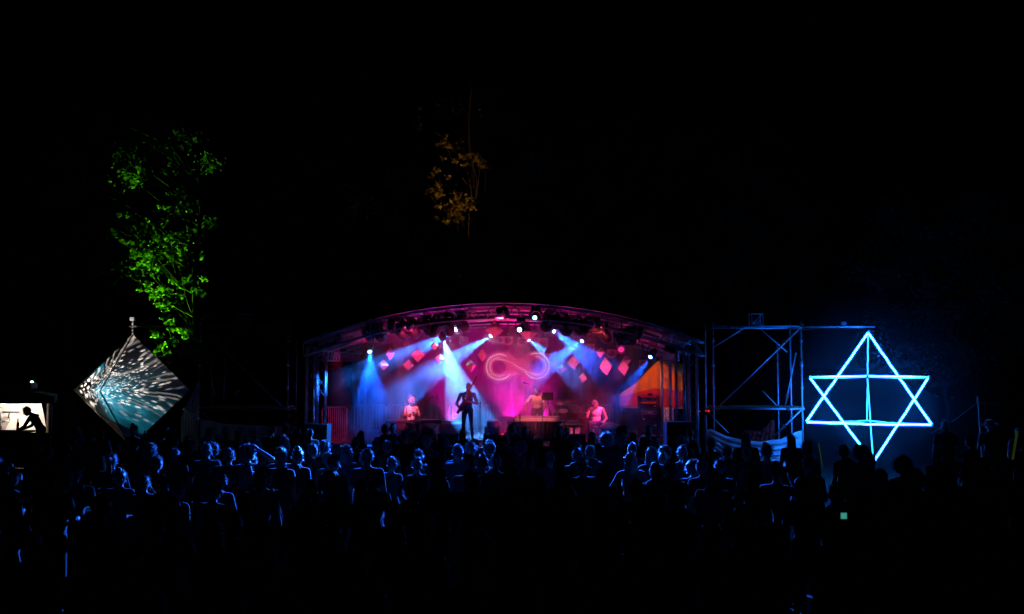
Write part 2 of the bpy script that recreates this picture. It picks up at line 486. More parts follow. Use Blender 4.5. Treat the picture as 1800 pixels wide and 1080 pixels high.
# infinity sign
IY = 29.7
ic = P(911, 645, IY); PPM = FPX / IY
inf = thing('infinity_sign', 'pale lying figure-eight sign with dotted lights and swirl centre on the backdrop', 'sign', ic)
cl, cr = Vector((-33.5 / PPM, -0.3 / PPM)), Vector((32 / PPM, 1.5 / PPM)); ro = 27 / PPM; ri = 11.5 / PPM
def insd(p):
    if (p - cl).length < ro or (p - cr).length < ro: return True
    return abs(p.x) < 20 / PPM and abs(p.y) < (14.5 / PPM + 0.9 * p.x * p.x / 0.37)
def outline(n=120):
    pts = []
    for k in range(n):
        a = 2 * math.pi * k / n; d = Vector((math.cos(a), math.sin(a)))
        t = 1.3
        while t > 0 and not insd(d * t): t -= 0.005
        pts.append(d * t)
    return pts
bm = bmesh.new()
def loop(pts):
    vs = [bm.verts.new((p.x, 0, p.y)) for p in pts]
    return [bm.edges.new((vs[i], vs[(i + 1) % len(vs)])) for i in range(len(vs))]
ed = loop(outline())
for c in (cl, cr): ed += loop([c + Vector((math.cos(a), math.sin(a))) * ri for a in np.linspace(0, 2 * math.pi, 32, endpoint=False)])
bmesh.ops.triangle_fill(bm, use_beauty=True, edges=ed)
ex = bmesh.ops.extrude_face_region(bm, geom=bm.faces[:])
bmesh.ops.translate(bm, vec=(0, 0.03, 0), verts=[e for e in ex['geom'] if isinstance(e, bmesh.types.BMVert)])
bmesh.ops.recalc_face_normals(bm, faces=bm.faces[:])
me = bpy.data.meshes.new('board'); bm.to_mesh(me); bm.free(); me.materials.append(M['sign'])
inst('board', me, inf)
db = MB()
def dot(x, z, r=0.012): db.lathe([(0.0001, -.012), (r, -.006), (r, 0)], Vector(ic) + Vector((x, -0.004, z)), Quaternion((1, 0, 0), R(-90)), 8)
for c, a0, a1 in ((cl, 60, 330), (cr, -150, 120)):
    for rr, stp in ((0.82, 10.5), (0.60, 13)):
        a = a0 + (0 if rr > .7 else 30)
        while a < a1 - (0 if rr > .7 else 30):
            dot(c.x + ro * rr * math.cos(R(a)), c.y + ro * rr * math.sin(R(a)), 0.015 if rr > .7 else 0.011); a += stp
for k in range(26):
    t = k / 25
    dot(-0.62 + 1.24 * t, 0.30 * math.cos(t * math.pi) * (1 if True else 0) * 0.75, 0.009)
db.build('light_dots', M['led_white'], inf)["kind"] = "stuff"
sw = MB()
for k in range(7):
    a0 = 2 * math.pi * k / 7
    pts = [Vector(ic) + Vector(((0.04 + 0.21 * t) * math.cos(a0 + 2.2 * t) * 1.35, -0.008, (0.04 + 0.21 * t) * math.sin(a0 + 2.2 * t))) for t in np.linspace(0, 1, 10)]
    sw.path(pts, 0.007, 4)
sw.build('swirl', M['ivory'], inf)
for s in (-0.6, 0.6): MB().tube(ic + Vector((s, 0.04, 0.4)), (ic.x + s, IY + .04, arch(ic.x + s) + .02), 0.006, n=4).build('hanging_wire', M['steel'], inf)

# ------------------------------------------------------------------ paper diamonds
fac = {}
fm = MB(); h = 1.0
fm.add([(0, 0, 1), (0.92, 0, 0), (0, -0.92, 0)], [(0, 2, 1)])
facet_me = fm.mesh('facet', M['paper'])
DIA = [(686, 622, 9.5, 12), (674, 642, 10, 10), (734, 624, 15, 13), (718, 642, 9, 9.5), (764, 608, 7, 8), (773, 631, 8.5, 9.5), (827, 643, 10, 12), (848, 625, 9, 12),
       (869, 581, 15, 14.5), (928, 585, 16, 15.5), (964, 621, 9.5, 12), (1008, 638, 11, 12), (987, 648, 7.5, 9), (1024, 665, 7.5, 9), (1065, 644, 13.5, 17), (1096, 647, 12, 14), (1056, 620, 9, 10), (1101, 634, 9, 9)]
DLAB = ['small paper diamond hanging left of the long blue beam', 'small crinkled paper diamond hanging lowest under the long blue beam', 'wide paper diamond crossed by the long blue beam', 'bright pink paper diamond just below the long blue beam',
        'tiny paper diamond tucked behind the bright blue-white lamp', 'small pink paper diamond left of the white-blue downward beam', 'paper diamond hanging directly left of the figure-eight sign', 'paper diamond hanging at the upper left of the figure-eight sign',
        'large grey-pink paper diamond hiding a blue beam source', 'largest red-pink paper diamond beside a white lamp point', 'orange-edged paper diamond overlapping the right loop of the figure-eight sign', 'tilted box-like paper diamond with glittering lower edge', 'small glittering paper diamond right of the figure-eight sign',
        'lowest small pink paper diamond right of the stage', 'large bright yellow-pink paper diamond with a torn crease', 'orange-red paper diamond beside the large yellow-pink one', 'red paper diamond hanging between two square lamps', 'dark paper diamond half hidden behind the orange-red one']
for i, (px, py, hw, hh) in enumerate(DIA):
    Y = 28.3 if i not in (8, 9) else 28.0
    if i == 17: Y = 28.8
    c = P(px, py, Y); s = hw * Y / FPX / 0.92; sz = hh * Y / FPX
    t = thing('paper_diamond', DLAB[i], 'decoration', c, 'paper diamonds hung under the stage roof')
    t.rotation_euler = (R(rng.uniform(-7, 7)), R(rng.uniform(-6, 6)), R(rng.choice((18, 30, 45, 60, 70)) + rng.uniform(-8, 8)))
    for k in range(4):
        for up in (1, -1):
            inst('facet', facet_me, t, (0, 0, 0), Quaternion((0, 0, 1), R(90 * k)), (s * 1.12, s * 1.12, sz * up))
    MB().tube((0, 0, sz), (0, 0, max(sz + .1, arch(c.x) - c.z)), 0.004, n=4).build('string', M['rope'], t, local=True)

# ------------------------------------------------------------------ lamps on the roof
def moving_head(px, py, Y, target, power, col, half, label, lens='lens_blue', blend=0.3, light=True, lensr=0.05, add=()):
    c = P(px, py, Y)
    d = (Vector(target) - c).normalized()
    t = thing('moving_head_lamp', label, 'stage lamp', c, 'blue beam lamps under the stage roof')
    top = (arch(c.x) - 0.40) - c.z
    body_c = -d * 0.17
    q = d.to_track_quat('Z', 'Y')
    hd = MB().lathe([(0.0001, -.32), (.07, -.32), (.10, -.27), (.11, -.10), (.085, 0.0), (.07, 0.0), (.07, -.02), (0.0001, -.02)], (0, 0, 0), q, 16).build('head', M['black'], t, smooth=True, local=True)
    MB().lathe([(0.0001, 0.035), (lensr * .55, 0.028), (lensr, 0.0), (lensr, -.01)], (0, 0, 0), q, 14).build('lens', M[lens], hd, smooth=True, local=True)
    b = body_c
    tp = max(top, b.z + .2)
    MB().box((b.x, b.y, tp), (0.24, 0.2, 0.12)).build('base', M['black'], t, local=True, bevel=0.01)
    for s in (-1, 1):
        MB().path([(b.x + s * .09, b.y, tp - .05), (b.x + s * .15, b.y, tp - .1), (b.x + s * .15, b.y, b.z), (b.x + s * .1, b.y, b.z)], 0.018, 6).build('yoke', M['black'], t, local=True)
    if light:
        spot('beam', c + d * 0.06, target, power, col, half, blend, 0.03, t)
    for tg, pw_, hf in add: spot('beam', c + d * 0.06, tg, pw_, col, hf, 0.4, 0.04, t)      # extra spots added to spread one lamp over the crowd
    return t
BLUE = (0.002, 0.09, 1.0)
CY = (0.012, 0.17, 1.0)
BP = 9000
FL = P(900, 790, 28.4).z
moving_head(650, 619, 29.0, P(653, 715, 27.5), BP * .4, BLUE, 15.5, 'blue lamp shining straight down beside the left side beam')
moving_head(801, 580, 29.0, P(650, 661, 27.6), BP * 1.5, CY, 10, 'lamp throwing the long blue beam towards the left side beam', 'lens_white')
moving_head(779, 597, 28.2, P(812, 700, 29.4), BP * 3.0, (0.05, 0.28, 1.0), 15, 'brightest white-blue lamp shining down over the bassoon player', 'lens_white', lensr=0.06)
moving_head(863, 590, 29.2, P(720, 680, 27.6), BP * 2.6, CY, 9.5, 'lamp behind the grey-pink diamond beaming down to the left', 'lens_white')
moving_head(929, 597, 29.2, P(985, 640, 28.0), BP * .55, CY, 9.5, 'lamp below the largest red diamond with short blue beam', 'lens_white')
moving_head(974, 583, 29.2, P(1060, 650, 28.0), BP * .6, BLUE, 13, 'dim blue lamp beaming down towards the hanging diamonds on the right')
moving_head(1023, 600, 28.6, P(945, 655, 27.8), BP * .6, BLUE, 13, 'blue lamp beaming left towards the figure-eight sign')
moving_head(1143, 628, 28.4, P(1088, 705, 27.4), BP * .8, BLUE, 9.5, 'blue lamp beside the orange banner beaming down to the stage')
AB = (0.015, 0.13, 1.0)
def crowd_aim(px, Y): return Vector((colx(px, Y), Y, 1.65))
CA = lambda px, y=17.0: crowd_aim(px, y)
moving_head(940, 559, 26.5, CA(830, 17.4), 58000, AB, 4.3, 'blue lamp on the arch crown aimed out over the crowd',
            add=[(CA(735, 17.4), 58000, 4.3), (CA(1050, 17.4), 58000, 4.3), (CA(1120, 17.4), 40000, 4.3), (CA(1195, 17.4), 58000, 4.3)])
moving_head(913, 580, 26.5, CA(640, 17.4), 58000, AB, 4.3, 'white-blue lamp left of the largest red diamond aimed at the crowd', 'lens_white',
            add=[(CA(550, 17.4), 58000, 4.3), (CA(430, 17.2), 40000, 4.0), (CA(290, 17.2), 24000, 3.4), (CA(110, 16.5), 14000, 2.0)])

def square_lamp(px, py, Y, label, lens='lens_off', face=None, size=0.27, power=0, col=(1, .03, .35), half=20, tilt=25):
    c = P(px, py, Y)
    tgt = Vector(face) if face is not None else c + Vector((0, -1, -math.tan(R(tilt))))
    d = (tgt - c).normalized(); q = d.to_track_quat('Z', 'Y')
    t = thing('par_lamp', label, 'stage lamp', c, 'square framed wash lamps on the rear arch')
    can = MB().lathe([(0.0001, -.34), (.07, -.34), (.105, -.26), (.11, -.01), (.095, -.01), (.08, -.09), (0.0001, -.1)], (0, 0, 0), q, 16).build('can', M['black'], t, smooth=True, local=True)
    MB().lathe([(0.0001, -.02), (.06, -.025), (.092, -.04)], (0, 0, 0), q, 14).build('lens', M[lens], can, smooth=True, local=True)
    fr = MB(); s = size / 2; n = 20
    vs = []; fs = []
    for k in range(n):
        a = 2 * math.pi * k / n + math.pi / 4; ca, sa = math.cos(a), math.sin(a)
        m_ = 1 / max(abs(ca), abs(sa))
        vs.append(q @ Vector((s * ca * m_, s * sa * m_, 0.0))); vs.append(q @ Vector((.1 * ca, .1 * sa, 0.0)))
        vs.append(q @ Vector((s * ca * m_, s * sa * m_, -.02)))
    for k in range(n):
        a, b = 3 * k, 3 * ((k + 1) % n)
        fs += [(a, b, b + 1, a + 1), (a, a + 2, b + 2, b)]
    fr.add(vs, fs).build('filter_frame', M['darksteel'], can, local=True)
    top = arch(max(min(c.x, RX + HS), RX - HS)) - .34 - c.z
    MB().path([(-.13, .1, 0.0), (-.13, .1, .16), (.13, .1, .16), (.13, .1, 0)], 0.01, 5).build('yoke', M['black'], t, local=True)
    MB().tube((0, .1, .16), (0, .1, max(.2, top)), 0.02).build('hanger', M['black'], t, local=True)
    if power: spot('wash', c + d * .04, tgt, power, col, half, .6, .08, t)
    return t
M['darksteel'] = mat('dull_steel_frame', (0.22, 0.2, 0.2), 0.5, 0.5)
PINK = (1.0, 0.015, 0.30)
SQ = [(815, 599, 'behind the white-blue lamp'), (877, 599, 'just above the left loop of the figure-eight sign'), (893, 599, 'with red inner rim above the figure-eight sign'), (918, 600, 'above the waist of the figure-eight sign'), (940, 600, 'under the largest red diamond'),
      (955, 602, 'above the right loop of the figure-eight sign'), (999, 606, 'in the dim blue beam'), (1013, 606, 'with pink inner corner beside the blue lamp'), (1037, 612, 'right of the blue lamp on the arch'), (1075, 622, 'between the red diamond and the pink disc lamp'), (1131, 640, 'dim, below the last blue lamp')]
for px, py, w in SQ:
    square_lamp(px, py, 29.9, 'unlit square framed wash lamp ' + w)
square_lamp(1092, 615, 29.6, 'glowing pink disc lamp right of the square lamps', 'lens_pink', tilt=10)
square_lamp(714, 606, 29.6, 'dim pink disc lamp above the long blue beam', 'lens_dim', tilt=10)
square_lamp(1153, 620, 29.6, 'dim pink disc lamp above the orange banner', 'lens_dim', tilt=5)
# black hanging cans and scoops, silhouetted on the front truss
def black_can(px, py, Y, label, rz=0, k=1.0):
    c = P(px, py, Y)
    t = thing('theatre_lamp', label, 'stage lamp', c, 'black theatre lamps hung on the front truss'); t.rotation_euler = (R(-35), 0, R(rz))
    b = MB().lathe([(0.0001, -.3 * k), (.09 * k, -.3 * k), (.14 * k, -.22 * k), (.14 * k, .12 * k), (.12 * k, .12 * k), (.11 * k, .02), (0.0001, 0.0)], (0, 0, 0), Quaternion((1, 0, 0), R(90)), 14).build('housing', M['black'], t, smooth=True, local=True)
    for s in (-1, 1): MB().box((s * .16 * k, -.17 * k, 0), (.012, .16 * k, .26 * k)).build('barn_door', M['black'], b, local=True)
    MB().box((0, -.17 * k, .17 * k), (.28 * k, .16 * k, .012)).build('barn_door', M['black'], b, local=True)
    MB().box((0, -.17 * k, -.17 * k), (.28 * k, .16 * k, .012)).build('barn_door', M['black'], b, local=True)
    MB().path([(-.17 * k, 0, 0), (-.17 * k, .1, .24 * k), (.17 * k, .1, .24 * k), (.17 * k, 0, 0)], 0.014, 5).build('yoke', M['black'], t, local=True)
    top = arch(c.x) - .36 - c.z
    tb = MB().tube((0, 0, 0), (0, 0, 1), 0.02).mesh('hanger', M['black'])
    inst('hanger', tb, t, (0, .1, .2 * k), None, (1, 1, max(.05, top)))
    return t
BC = [(648, 585, 'at the left end of the arch'), (664, 583, 'second from the left end of the arch'), (703, 580, 'with pale rear glint, third along the front truss'), (723, 578, 'above the upper end of the left beam'), (750, 574, 'beside the cluster left of the white-blue lamp'), (768, 575, 'in the cluster nearest the white-blue lamp'), (785, 572, 'with gold glint above the white-blue lamp'), (810, 566, 'right of the long beam source'),
      (965, 566, 'right of the crown lamp'), (990, 572, 'above the dim blue lamp'), (1014, 574, 'above the blue lamp facing left'), (1035, 577, 'beside the three short bars'), (1110, 592, 'right of the lamp cluster'), (1060, 586, 'above the red diamond')]
for i, (px, py, w) in enumerate(BC):
    black_can(px, py, 27.25, 'black theatre lamp with barn doors ' + w, rng.uniform(-40, 40), 1.0 + .25 * rng.random())
# four-lamp blinder, right
bl = thing('blinder_lamp', 'black cluster blinder with round unlit lenses on the right of the arch', 'stage lamp', P(1093, 592, 27.2))
MB().box((0, .06, 0), (.46, .1, .46)).build('housing', M['black'], bl, local=True, bevel=.01)
for sx in (-.11, .11):
    for sz in (-.11, .11):
        ln = MB().lathe([(.098, -.03), (.1, -.0), (.085, .0), (.06, .025), (0.0001, .03)], (sx, 0, sz), Quaternion((1, 0, 0), R(90)), 16).build('lens', M['chrome'], bl, smooth=True, local=True)
MB().tube((0, .06, .23), (0, .06, .45), .02).build('hanger', M['black'], bl, local=True)

# floor washes: pink lamps standing at the rear of the deck and front truss washes on the players
def floor_lamp(px, Y, target, power, col, half, label, z=SZ, lens='lens_pink'):
    c = Vector((colx(px, Y), Y, z + .2)); d = (Vector(target) - c).normalized(); q = d.to_track_quat('Z', 'Y')
    t = thing('floor_lamp', label, 'stage lamp', c - Vector((0, 0, .2)), 'wash lamps standing on floor')
    o = Vector((0, 0, .2))
    can = MB().lathe([(0.0001, -.22), (.08, -.22), (.11, -.16), (.11, .02), (.1, .02), (.09, -.05)], o, q, 14).build('can', M['black'], t, smooth=True, local=True)
    MB().lathe([(0.0001, -.02), (.09, -.03)], o, q, 14).build('lens', M[lens], can, local=True)
    for s in (-1, 1): MB().path([(s * .13, 0, .2), (s * .13, 0, .02), (s * .13, s * .12, .01)], .012, 5).build('bracket', M['black'], t, local=True)
    spot('wash', c + d * .05, Vector(target), power, col, half, .7, .08, t)
    return t
MAG = (1.0, 0.003, 0.36)
PUR = (1.0, 0.004, 0.60)
floor_lamp(900, 33.3, P(905, 640, 31.0), 1150, MAG, 30, 'pink floor wash lamp behind the keyboard table')
floor_lamp(795, 33.3, P(795, 650, 31.0), 750, PUR, 26, 'pink floor wash lamp behind the bassoon player')
floor_lamp(960, 32.0, P(925, 660, 29.5), 900, MAG, 26, 'pink floor wash lamp beside the drum kit')
def truss_wash(px, py, Y, target, power, col, half, label, lens='lens_dim'):
    c = P(px, py, Y)
    d = (Vector(target) - c).normalized(); q = d.to_track_quat('Z', 'Y')
    t = thing('wash_lamp', label, 'stage lamp', c, 'front truss wash lamps')
    can = MB().lathe([(0.0001, -.3), (.07, -.3), (.1, -.22), (.1, .02), (.09, .02), (.085, -.04)], (0, 0, 0), q, 14).build('can', M['black'], t, smooth=True, local=True)
    MB().lathe([(0.0001, -.02), (.085, -.03)], (0, 0, 0), q, 12).build('lens', M[lens], can, local=True)
    MB().tube((0, 0, .1), (0, 0, max(.15, arch(c.x) - .34 - c.z)), .018).build('hanger', M['black'], t, local=True)
    spot('wash', c + d * .05, Vector(target), power, col, half, .5, .06, t)
    return t
ROSE = (1.0, 0.03, 0.20)
truss_wash(690, 577, 26.8, P(721, 720, 28.7), 3800, (1, .14, .25), 7, 'front wash lamp above the seated singer')
truss_wash(890, 556, 26.8, P(938, 718, 29.0), 2500, (1.0, .16, .2), 13, 'front wash lamp above the keyboard table')
truss_wash(1120, 592, 26.8, P(1050, 728, 28.7), 2100, (1, .05, .26), 9, 'front wash lamp above the hand drum player')
truss_wash(1108, 604, 30.4, P(1145, 690, 32.3), 260, (1.0, .18, .07), 26, 'warm wash lamp in front of the orange banner')
truss_wash(595, 598, 27.4, P(582, 705, 28.2), 320, (1, .02, .2), 18, 'front wash lamp at the left column')

floor_lamp(893, 27.05, P(845, 590, 28.4), 300, ROSE, 42, 'rose footlight at the front edge below the bassoon player', lens='lens_dim')
floor_lamp(1040, 27.05, P(1050, 630, 28.6), 250, ROSE, 36, 'rose footlight at the front edge below the hand drum')
floor_lamp(945, 27.05, P(912, 640, 29.6), 520, (1, .04, .3), 17, 'rose footlight aimed at the figure-eight sign', lens='lens_dim')
floor_lamp(700, 27.05, P(715, 615, 28.6), 200, ROSE, 34, 'rose footlight at the front edge below the seated singer', lens='lens_dim')

truss_wash(720, 574, 26.55, P(722, 628, 28.3), 260, (1, .03, .22), 34, 'wash lamp lighting the diamonds left of the figure-eight sign')
truss_wash(880, 552, 26.55, P(895, 595, 28.2), 200, (1, .04, .2), 34, 'wash lamp lighting the two large diamonds under the arch crown')
truss_wash(1050, 572, 26.55, P(1050, 640, 28.3), 270, (1, .07, .12), 30, 'wash lamp lighting the diamonds right of the figure-eight sign')

truss_wash(590, 606, 27.3, P(800, 552, 28.0), 900, (1, .008, .14), 15, 'red lamp at the left column shining along the roof truss')  # this lamp and the next are added only to redden the truss
truss_wash(1170, 612, 27.3, P(990, 553, 28.0), 900, (1, .008, .14), 15, 'red lamp at the right column shining along the roof truss')

# ------------------------------------------------------------------ rear barriers
def barrier(x0, x1, Y, z0, h, nb, label, m=M['steel'], rb=0.012):
    t = thing('crowd_barrier', label, 'barrier', ((x0 + x1) / 2, Y, z0), 'steel barriers along the rear of the stage')
    w = x1 - x0
    MB().path([(-w / 2, 0, .06), (-w / 2, 0, h - .06), (-w / 2 + .06, 0, h), (w / 2 - .06, 0, h), (w / 2, 0, h - .06), (w / 2, 0, .06), (-w / 2, 0, .06)], .019, 6).build('frame', m, t, local=True, smooth=True)
    bm_ = MB().tube((0, 0, .07), (0, 0, h - .01), rb, n=6).mesh('bar', m)
    for k in range(nb):
        inst('bar', bm_, t, (-w / 2 + w * (k + 1) / (nb + 1), 0, 0))
    for s in (-1, 1): MB().box((s * w * .4, 0, .03), (.05, .5, .06)).build('foot', m, t, local=True)
BL = ['under the straight blue beam', 'behind the seated singer', 'behind the angled keyboard', 'behind the bassoon player', 'behind the keyboard table', 'behind the drum kit', 'behind the hand drum player', 'beside the dark rear corner']
xs = np.linspace(-5.0, 3.2, 9)
for i in range(8):
    barrier(xs[i] + .02, xs[i + 1] - .02, 31.6, SZ, .93, 9, 'steel barrier with upright bars ' + BL[i % 8])
barrier(colx(567, 29.0), colx(612, 29.2), 29.1, SZ - .02, .98, 11, 'narrow pink-lit barrier with close bars beside the left column', rb=.009)


# ------------------------------------------------------------------ people
class Body:
    """overlapping tapered limbs, fused into one continuous skin by a voxel remesh; faces keep the region they grew from"""
    def __init__(self): self.pr = []
    def cap(self, a, b, ra, rb, reg): self.pr.append(('c', Vector(a), Vector(b), ra, rb, reg)); return self
    def ell(self, c, r, reg, q=None): self.pr.append(('e', Vector(c), Vector(r), q or Quaternion(), None, reg)); return self
    def mesh(self, name, mats, regs, voxel=0.018, smooth=4):
        mb = MB()
        for p in self.pr:
            if p[0] == 'c':
                a, b, ra, rb = p[1:5]
                d = (b - a); L = d.length; u = d.normalized()
                pts = []; rs = []
                for k in range(5):
                    th = math.pi / 2 * (1 - k / 4); pts.append(a - u * ra * math.sin(th)); rs.append(max(.0015, ra * math.cos(th)))
                for k in range(5):
                    th = math.pi / 2 * k / 4; pts.append(b + u * rb * math.sin(th)); rs.append(max(.0015, rb * math.cos(th)))
                q = u.to_track_quat('Z', 'Y'); n = 10; vs = []; fs = []
                for pt, r in zip(pts, rs):
                    for j in range(n):
                        an = 6.28318 * j / n; vs.append(pt + q @ Vector((r * math.cos(an), r * math.sin(an), 0)))
                for i in range(len(pts) - 1):
                    for j in range(n): fs.append((i * n + j, i * n + (j + 1) % n, (i + 1) * n + (j + 1) % n, (i + 1) * n + j))
                fs += [tuple(range(n))[::-1], tuple(range((len(pts) - 1) * n, len(pts) * n))]
                mb.add(vs, fs)
            else:
                mb.ell(p[1], p[2], p[3], 16, 12)
        tmp = bpy.data.objects.new('tmp', mb.mesh('tmp', M['skin'])); COL.objects.link(tmp)
        rm = tmp.modifiers.new('r', 'REMESH'); rm.mode = 'VOXEL'; rm.voxel_size = voxel
        sm = tmp.modifiers.new('s', 'SMOOTH'); sm.factor = .5; sm.iterations = smooth
        dg = bpy.context.evaluated_depsgraph_get()
        me = bpy.data.meshes.new_from_object(tmp.evaluated_get(dg))
        bpy.data.objects.remove(tmp)
        me.name = name
        me.materials.clear()
        for m in mats: me.materials.append(m)
        nf = len(me.polygons); C = np.empty(nf * 3); me.polygons.foreach_get('center', C); C = C.reshape(-1, 3)
        best = np.full(nf, 1e9); idx = np.zeros(nf, int)
        for p in self.pr:
            if p[0] == 'c':
                a = np.array(p[1]); b = np.array(p[2]); d = b - a
                t = np.clip(((C - a) @ d) / max(d @ d, 1e-9), 0, 1)
                dist = np.linalg.norm(C - (a + t[:, None] * d), axis=1) - (p[3] + (p[4] - p[3]) * t)
            else:
                mrot = np.array(p[3].to_matrix()); lc = (C - np.array(p[1])) @ mrot; r = np.array(p[2])
                dist = (np.linalg.norm(lc / r, axis=1) - 1) * r.min()
            w = dist < best; best[w] = dist[w]; idx[w] = regs.index(p[5])
        me.polygons.foreach_set('material_index', idx.astype(np.int32))
        me.polygons.foreach_set('use_smooth', np.ones(nf, bool))
        me.update()
        return me
REGS = ['skin', 'top', 'bottom', 'shoe']
def hand(B, wr, d, up, side, curl=0.5, grip=False):
    """palm, four fingers of different length and a thumb leaving the side of the palm"""
    d = Vector(d).normalized(); up = Vector(up); up = (up - d * up.dot(d)).normalized(); lat = d.cross(up).normalized() * side
    wr = Vector(wr); pc = wr + d * .05
    q = Matrix((lat, up, d)).transposed().to_quaternion()
    B.ell(pc, (.042, .017, .055), 'skin', q)
    for i, (o, L) in enumerate(((-.030, .062), (-.010, .072), (.010, .068), (.029, .052))):
        a = wr + d * .088 + lat * o
        c1 = curl; b = a + (d * math.cos(c1) - up * math.sin(c1)) * L * .5
        c2 = curl * 2.2; c = b + (d * math.cos(c2) - up * math.sin(c2)) * L * .55
        B.cap(a, b, .0095, .009, 'skin'); B.cap(b, c, .009, .0075, 'skin')
    t0 = wr + d * .025 - lat * .03; t1 = t0 - lat * .03 + d * .03 - up * .012; t2 = t1 + d * .03 - up * .018
    B.cap(t0, t1, .013, .011, 'skin'); B.cap(t1, t2, .011, .009, 'skin')
def make_body(J, sleeves='short', skirt=False, build=1.0, female=False, legs='bottom', fine=False, hands=None):
    B = Body()
    pel, chest, neck, head = [Vector(J[k]) for k in ('pel', 'chest', 'neck', 'head')]
    qs = (chest - pel).to_track_quat('Z', 'Y')
    # keep the torso's wide axis along the shoulder line
    sl, sr = Vector(J['shL']), Vector(J['shR'])
    def frame(up, across):
        z = up.normalized(); x = (across - z * across.dot(z)).normalized(); y = z.cross(x)
        return Matrix((x, y, z)).transposed().to_quaternion()
    qt = frame(neck - pel, sr - sl); qp = frame(chest - pel, Vector(J['hipR']) - Vector(J['hipL']))
    w = build
    B.ell(chest, (.168 * w, .112 * w, .20), 'top', qt)
    B.ell(pel.lerp(chest, .42), (.142 * w, .102 * w, .17), 'top', qt)
    B.ell(pel, (.165 * w, .118 * w, .13), 'bottom', qp)
    if female:
        f = qt @ Vector((0, 1, 0))
        for s in (-1, 1): B.ell(chest + f * .075 + (sr - sl).normalized() * s * .075 - Vector((0, 0, .03)), (.062, .055, .06), 'top')
    B.cap(sl.lerp(sr, .12), sl.lerp(sr, .88), .066, .066, 'top')
    nb = sl.lerp(sr, .5).lerp(neck, .55)
    for s in (sl, sr): B.cap(s.lerp(sl.lerp(sr, .5), .2), neck.lerp(nb, .3), .046, .05, 'top')
    B.cap(neck, head - (head - neck).normalized() * .03, .055, .050, 'skin')
    fq = J.get('headq', Quaternion())
    B.ell(head, (.076, .094, .112), 'skin', fq)
    B.ell(head + fq @ Vector((0, .035, -.062)), (.052, .056, .052), 'skin', fq)          # jaw
    B.cap(head + fq @ Vector((0, .092, .005)), head + fq @ Vector((0, .112, -.026)), .010, .014, 'skin')   # nose
    B.cap(head + fq @ Vector((-.035, .084, .022)), head + fq @ Vector((.035, .084, .022)), .014, .014, 'skin')  # brow
    for s in (-1, 1): B.ell(head + fq @ Vector((s * .077, -.005, -.012)), (.012, .022, .034), 'skin', fq)  # ears
    for S, side in (('L', -1), ('R', 1)):
        sh, el, wr = Vector(J['sh' + S]), Vector(J['el' + S]), Vector(J['wr' + S])
        up_reg = 'skin' if sleeves == 'none' else 'top'
        if sleeves == 'short':
            m_ = sh.lerp(el, .62); B.cap(sh, m_, .060 * w, .054 * w, 'top'); B.cap(m_, el, .046, .041, 'skin')
        else: B.cap(sh, el, .056 * w, .044 * w, up_reg)
        m_ = el.lerp(wr, .3)
        fr = 'top' if sleeves == 'long' else 'skin'
        B.cap(el, m_, .043, .043, fr); B.cap(m_, wr, .043, .028, fr)
        hd = (hands or {}).get(S)
        d, u, cu = hd if hd else ((wr - el).normalized(), Vector((0, 0, 1)) if abs((wr - el).normalized().z) < .8 else Vector((0, 1, 0)), .5)
        if fine: hand(B, wr, d, u, side, cu)
        else:
            d = Vector(d).normalized(); B.cap(wr, wr + d * .09, .032, .034, 'skin'); B.cap(wr + d * .09, wr + d * .15 - Vector((0, 0, .015)), .026, .018, 'skin')
        hp, kn, an = Vector(J['hip' + S]), Vector(J['kn' + S]), Vector(J['an' + S])
        B.cap(hp, kn, .088 * w, .060, legs); B.cap(kn, kn.lerp(an, .35), .058, .060, legs); B.cap(kn.lerp(an, .35), an, .058, .040, legs)
        toe = Vector(J.get('toe' + S, an + Vector((side * .02, .17, -.045))))
        B.cap(an - Vector((0, .02, .04)), toe, .042, .034, 'shoe')
    if skirt:
        for a in np.linspace(0, 6.283, 10, endpoint=False):
            B.cap(pel + Vector((math.cos(a) * .1, math.sin(a) * .07, 0)), pel + Vector((math.cos(a) * .2, math.sin(a) * .16, -.42)), .08, .06, 'bottom')
    return B
def stand(h=1.74, armL='down', armR='down', lean=0.0, spread=.11):
    k = h / 1.74
    J = dict(pel=(0, 0, .95), chest=(lean * .2, lean * .5 + .0, 1.27), neck=(lean * .3, lean * .8 - .01, 1.46), head=(lean * .35, lean + .02, 1.62),
             shL=(-.19, lean * .7 - .01, 1.405), shR=(.19, lean * .7 - .01, 1.405), hipL=(-.09, 0, .91), hipR=(.09, 0, .91),
             knL=(-spread, .03, .50), knR=(spread, .03, .50), anL=(-spread - .02, -.02, .085), anR=(spread + .02, -.02, .085))
    for S, s, a in (('L', -1, armL), ('R', 1, armR)):
        y = J['sh' + S][1]
        if a == 'down': e, w = (s * .25, y - .02, 1.12), (s * .24, y + .08, .88)
        elif a == 'fold': e, w = (s * .27, y + .02, 1.13), (s * .06, y + .2, 1.14)
        elif a == 'up': e, w = (s * .27, y + .10, 1.58), (s * .18, y + .14, 1.83)
        elif a == 'phone': e, w = (s * .26, y + .16, 1.28), (s * .12, y + .26, 1.50)
        elif a == 'head': e, w = (s * .40, y + .02, 1.52), (s * .16, y + .02, 1.70)
        elif a == 'wave': e, w = (s * .38, y + .02, 1.50), (s * .36, y + .06, 1.76)
        elif a == 'hip': e, w = (s * .37, y - .05, 1.15), (s * .18, y + .04, 1.0)
        J['el' + S], J['wr' + S] = e, w
    return {q: (Vector(v) * k if not isinstance(v, Quaternion) else v) for q, v in J.items()}
HC = Vector((0, .02, 1.62))
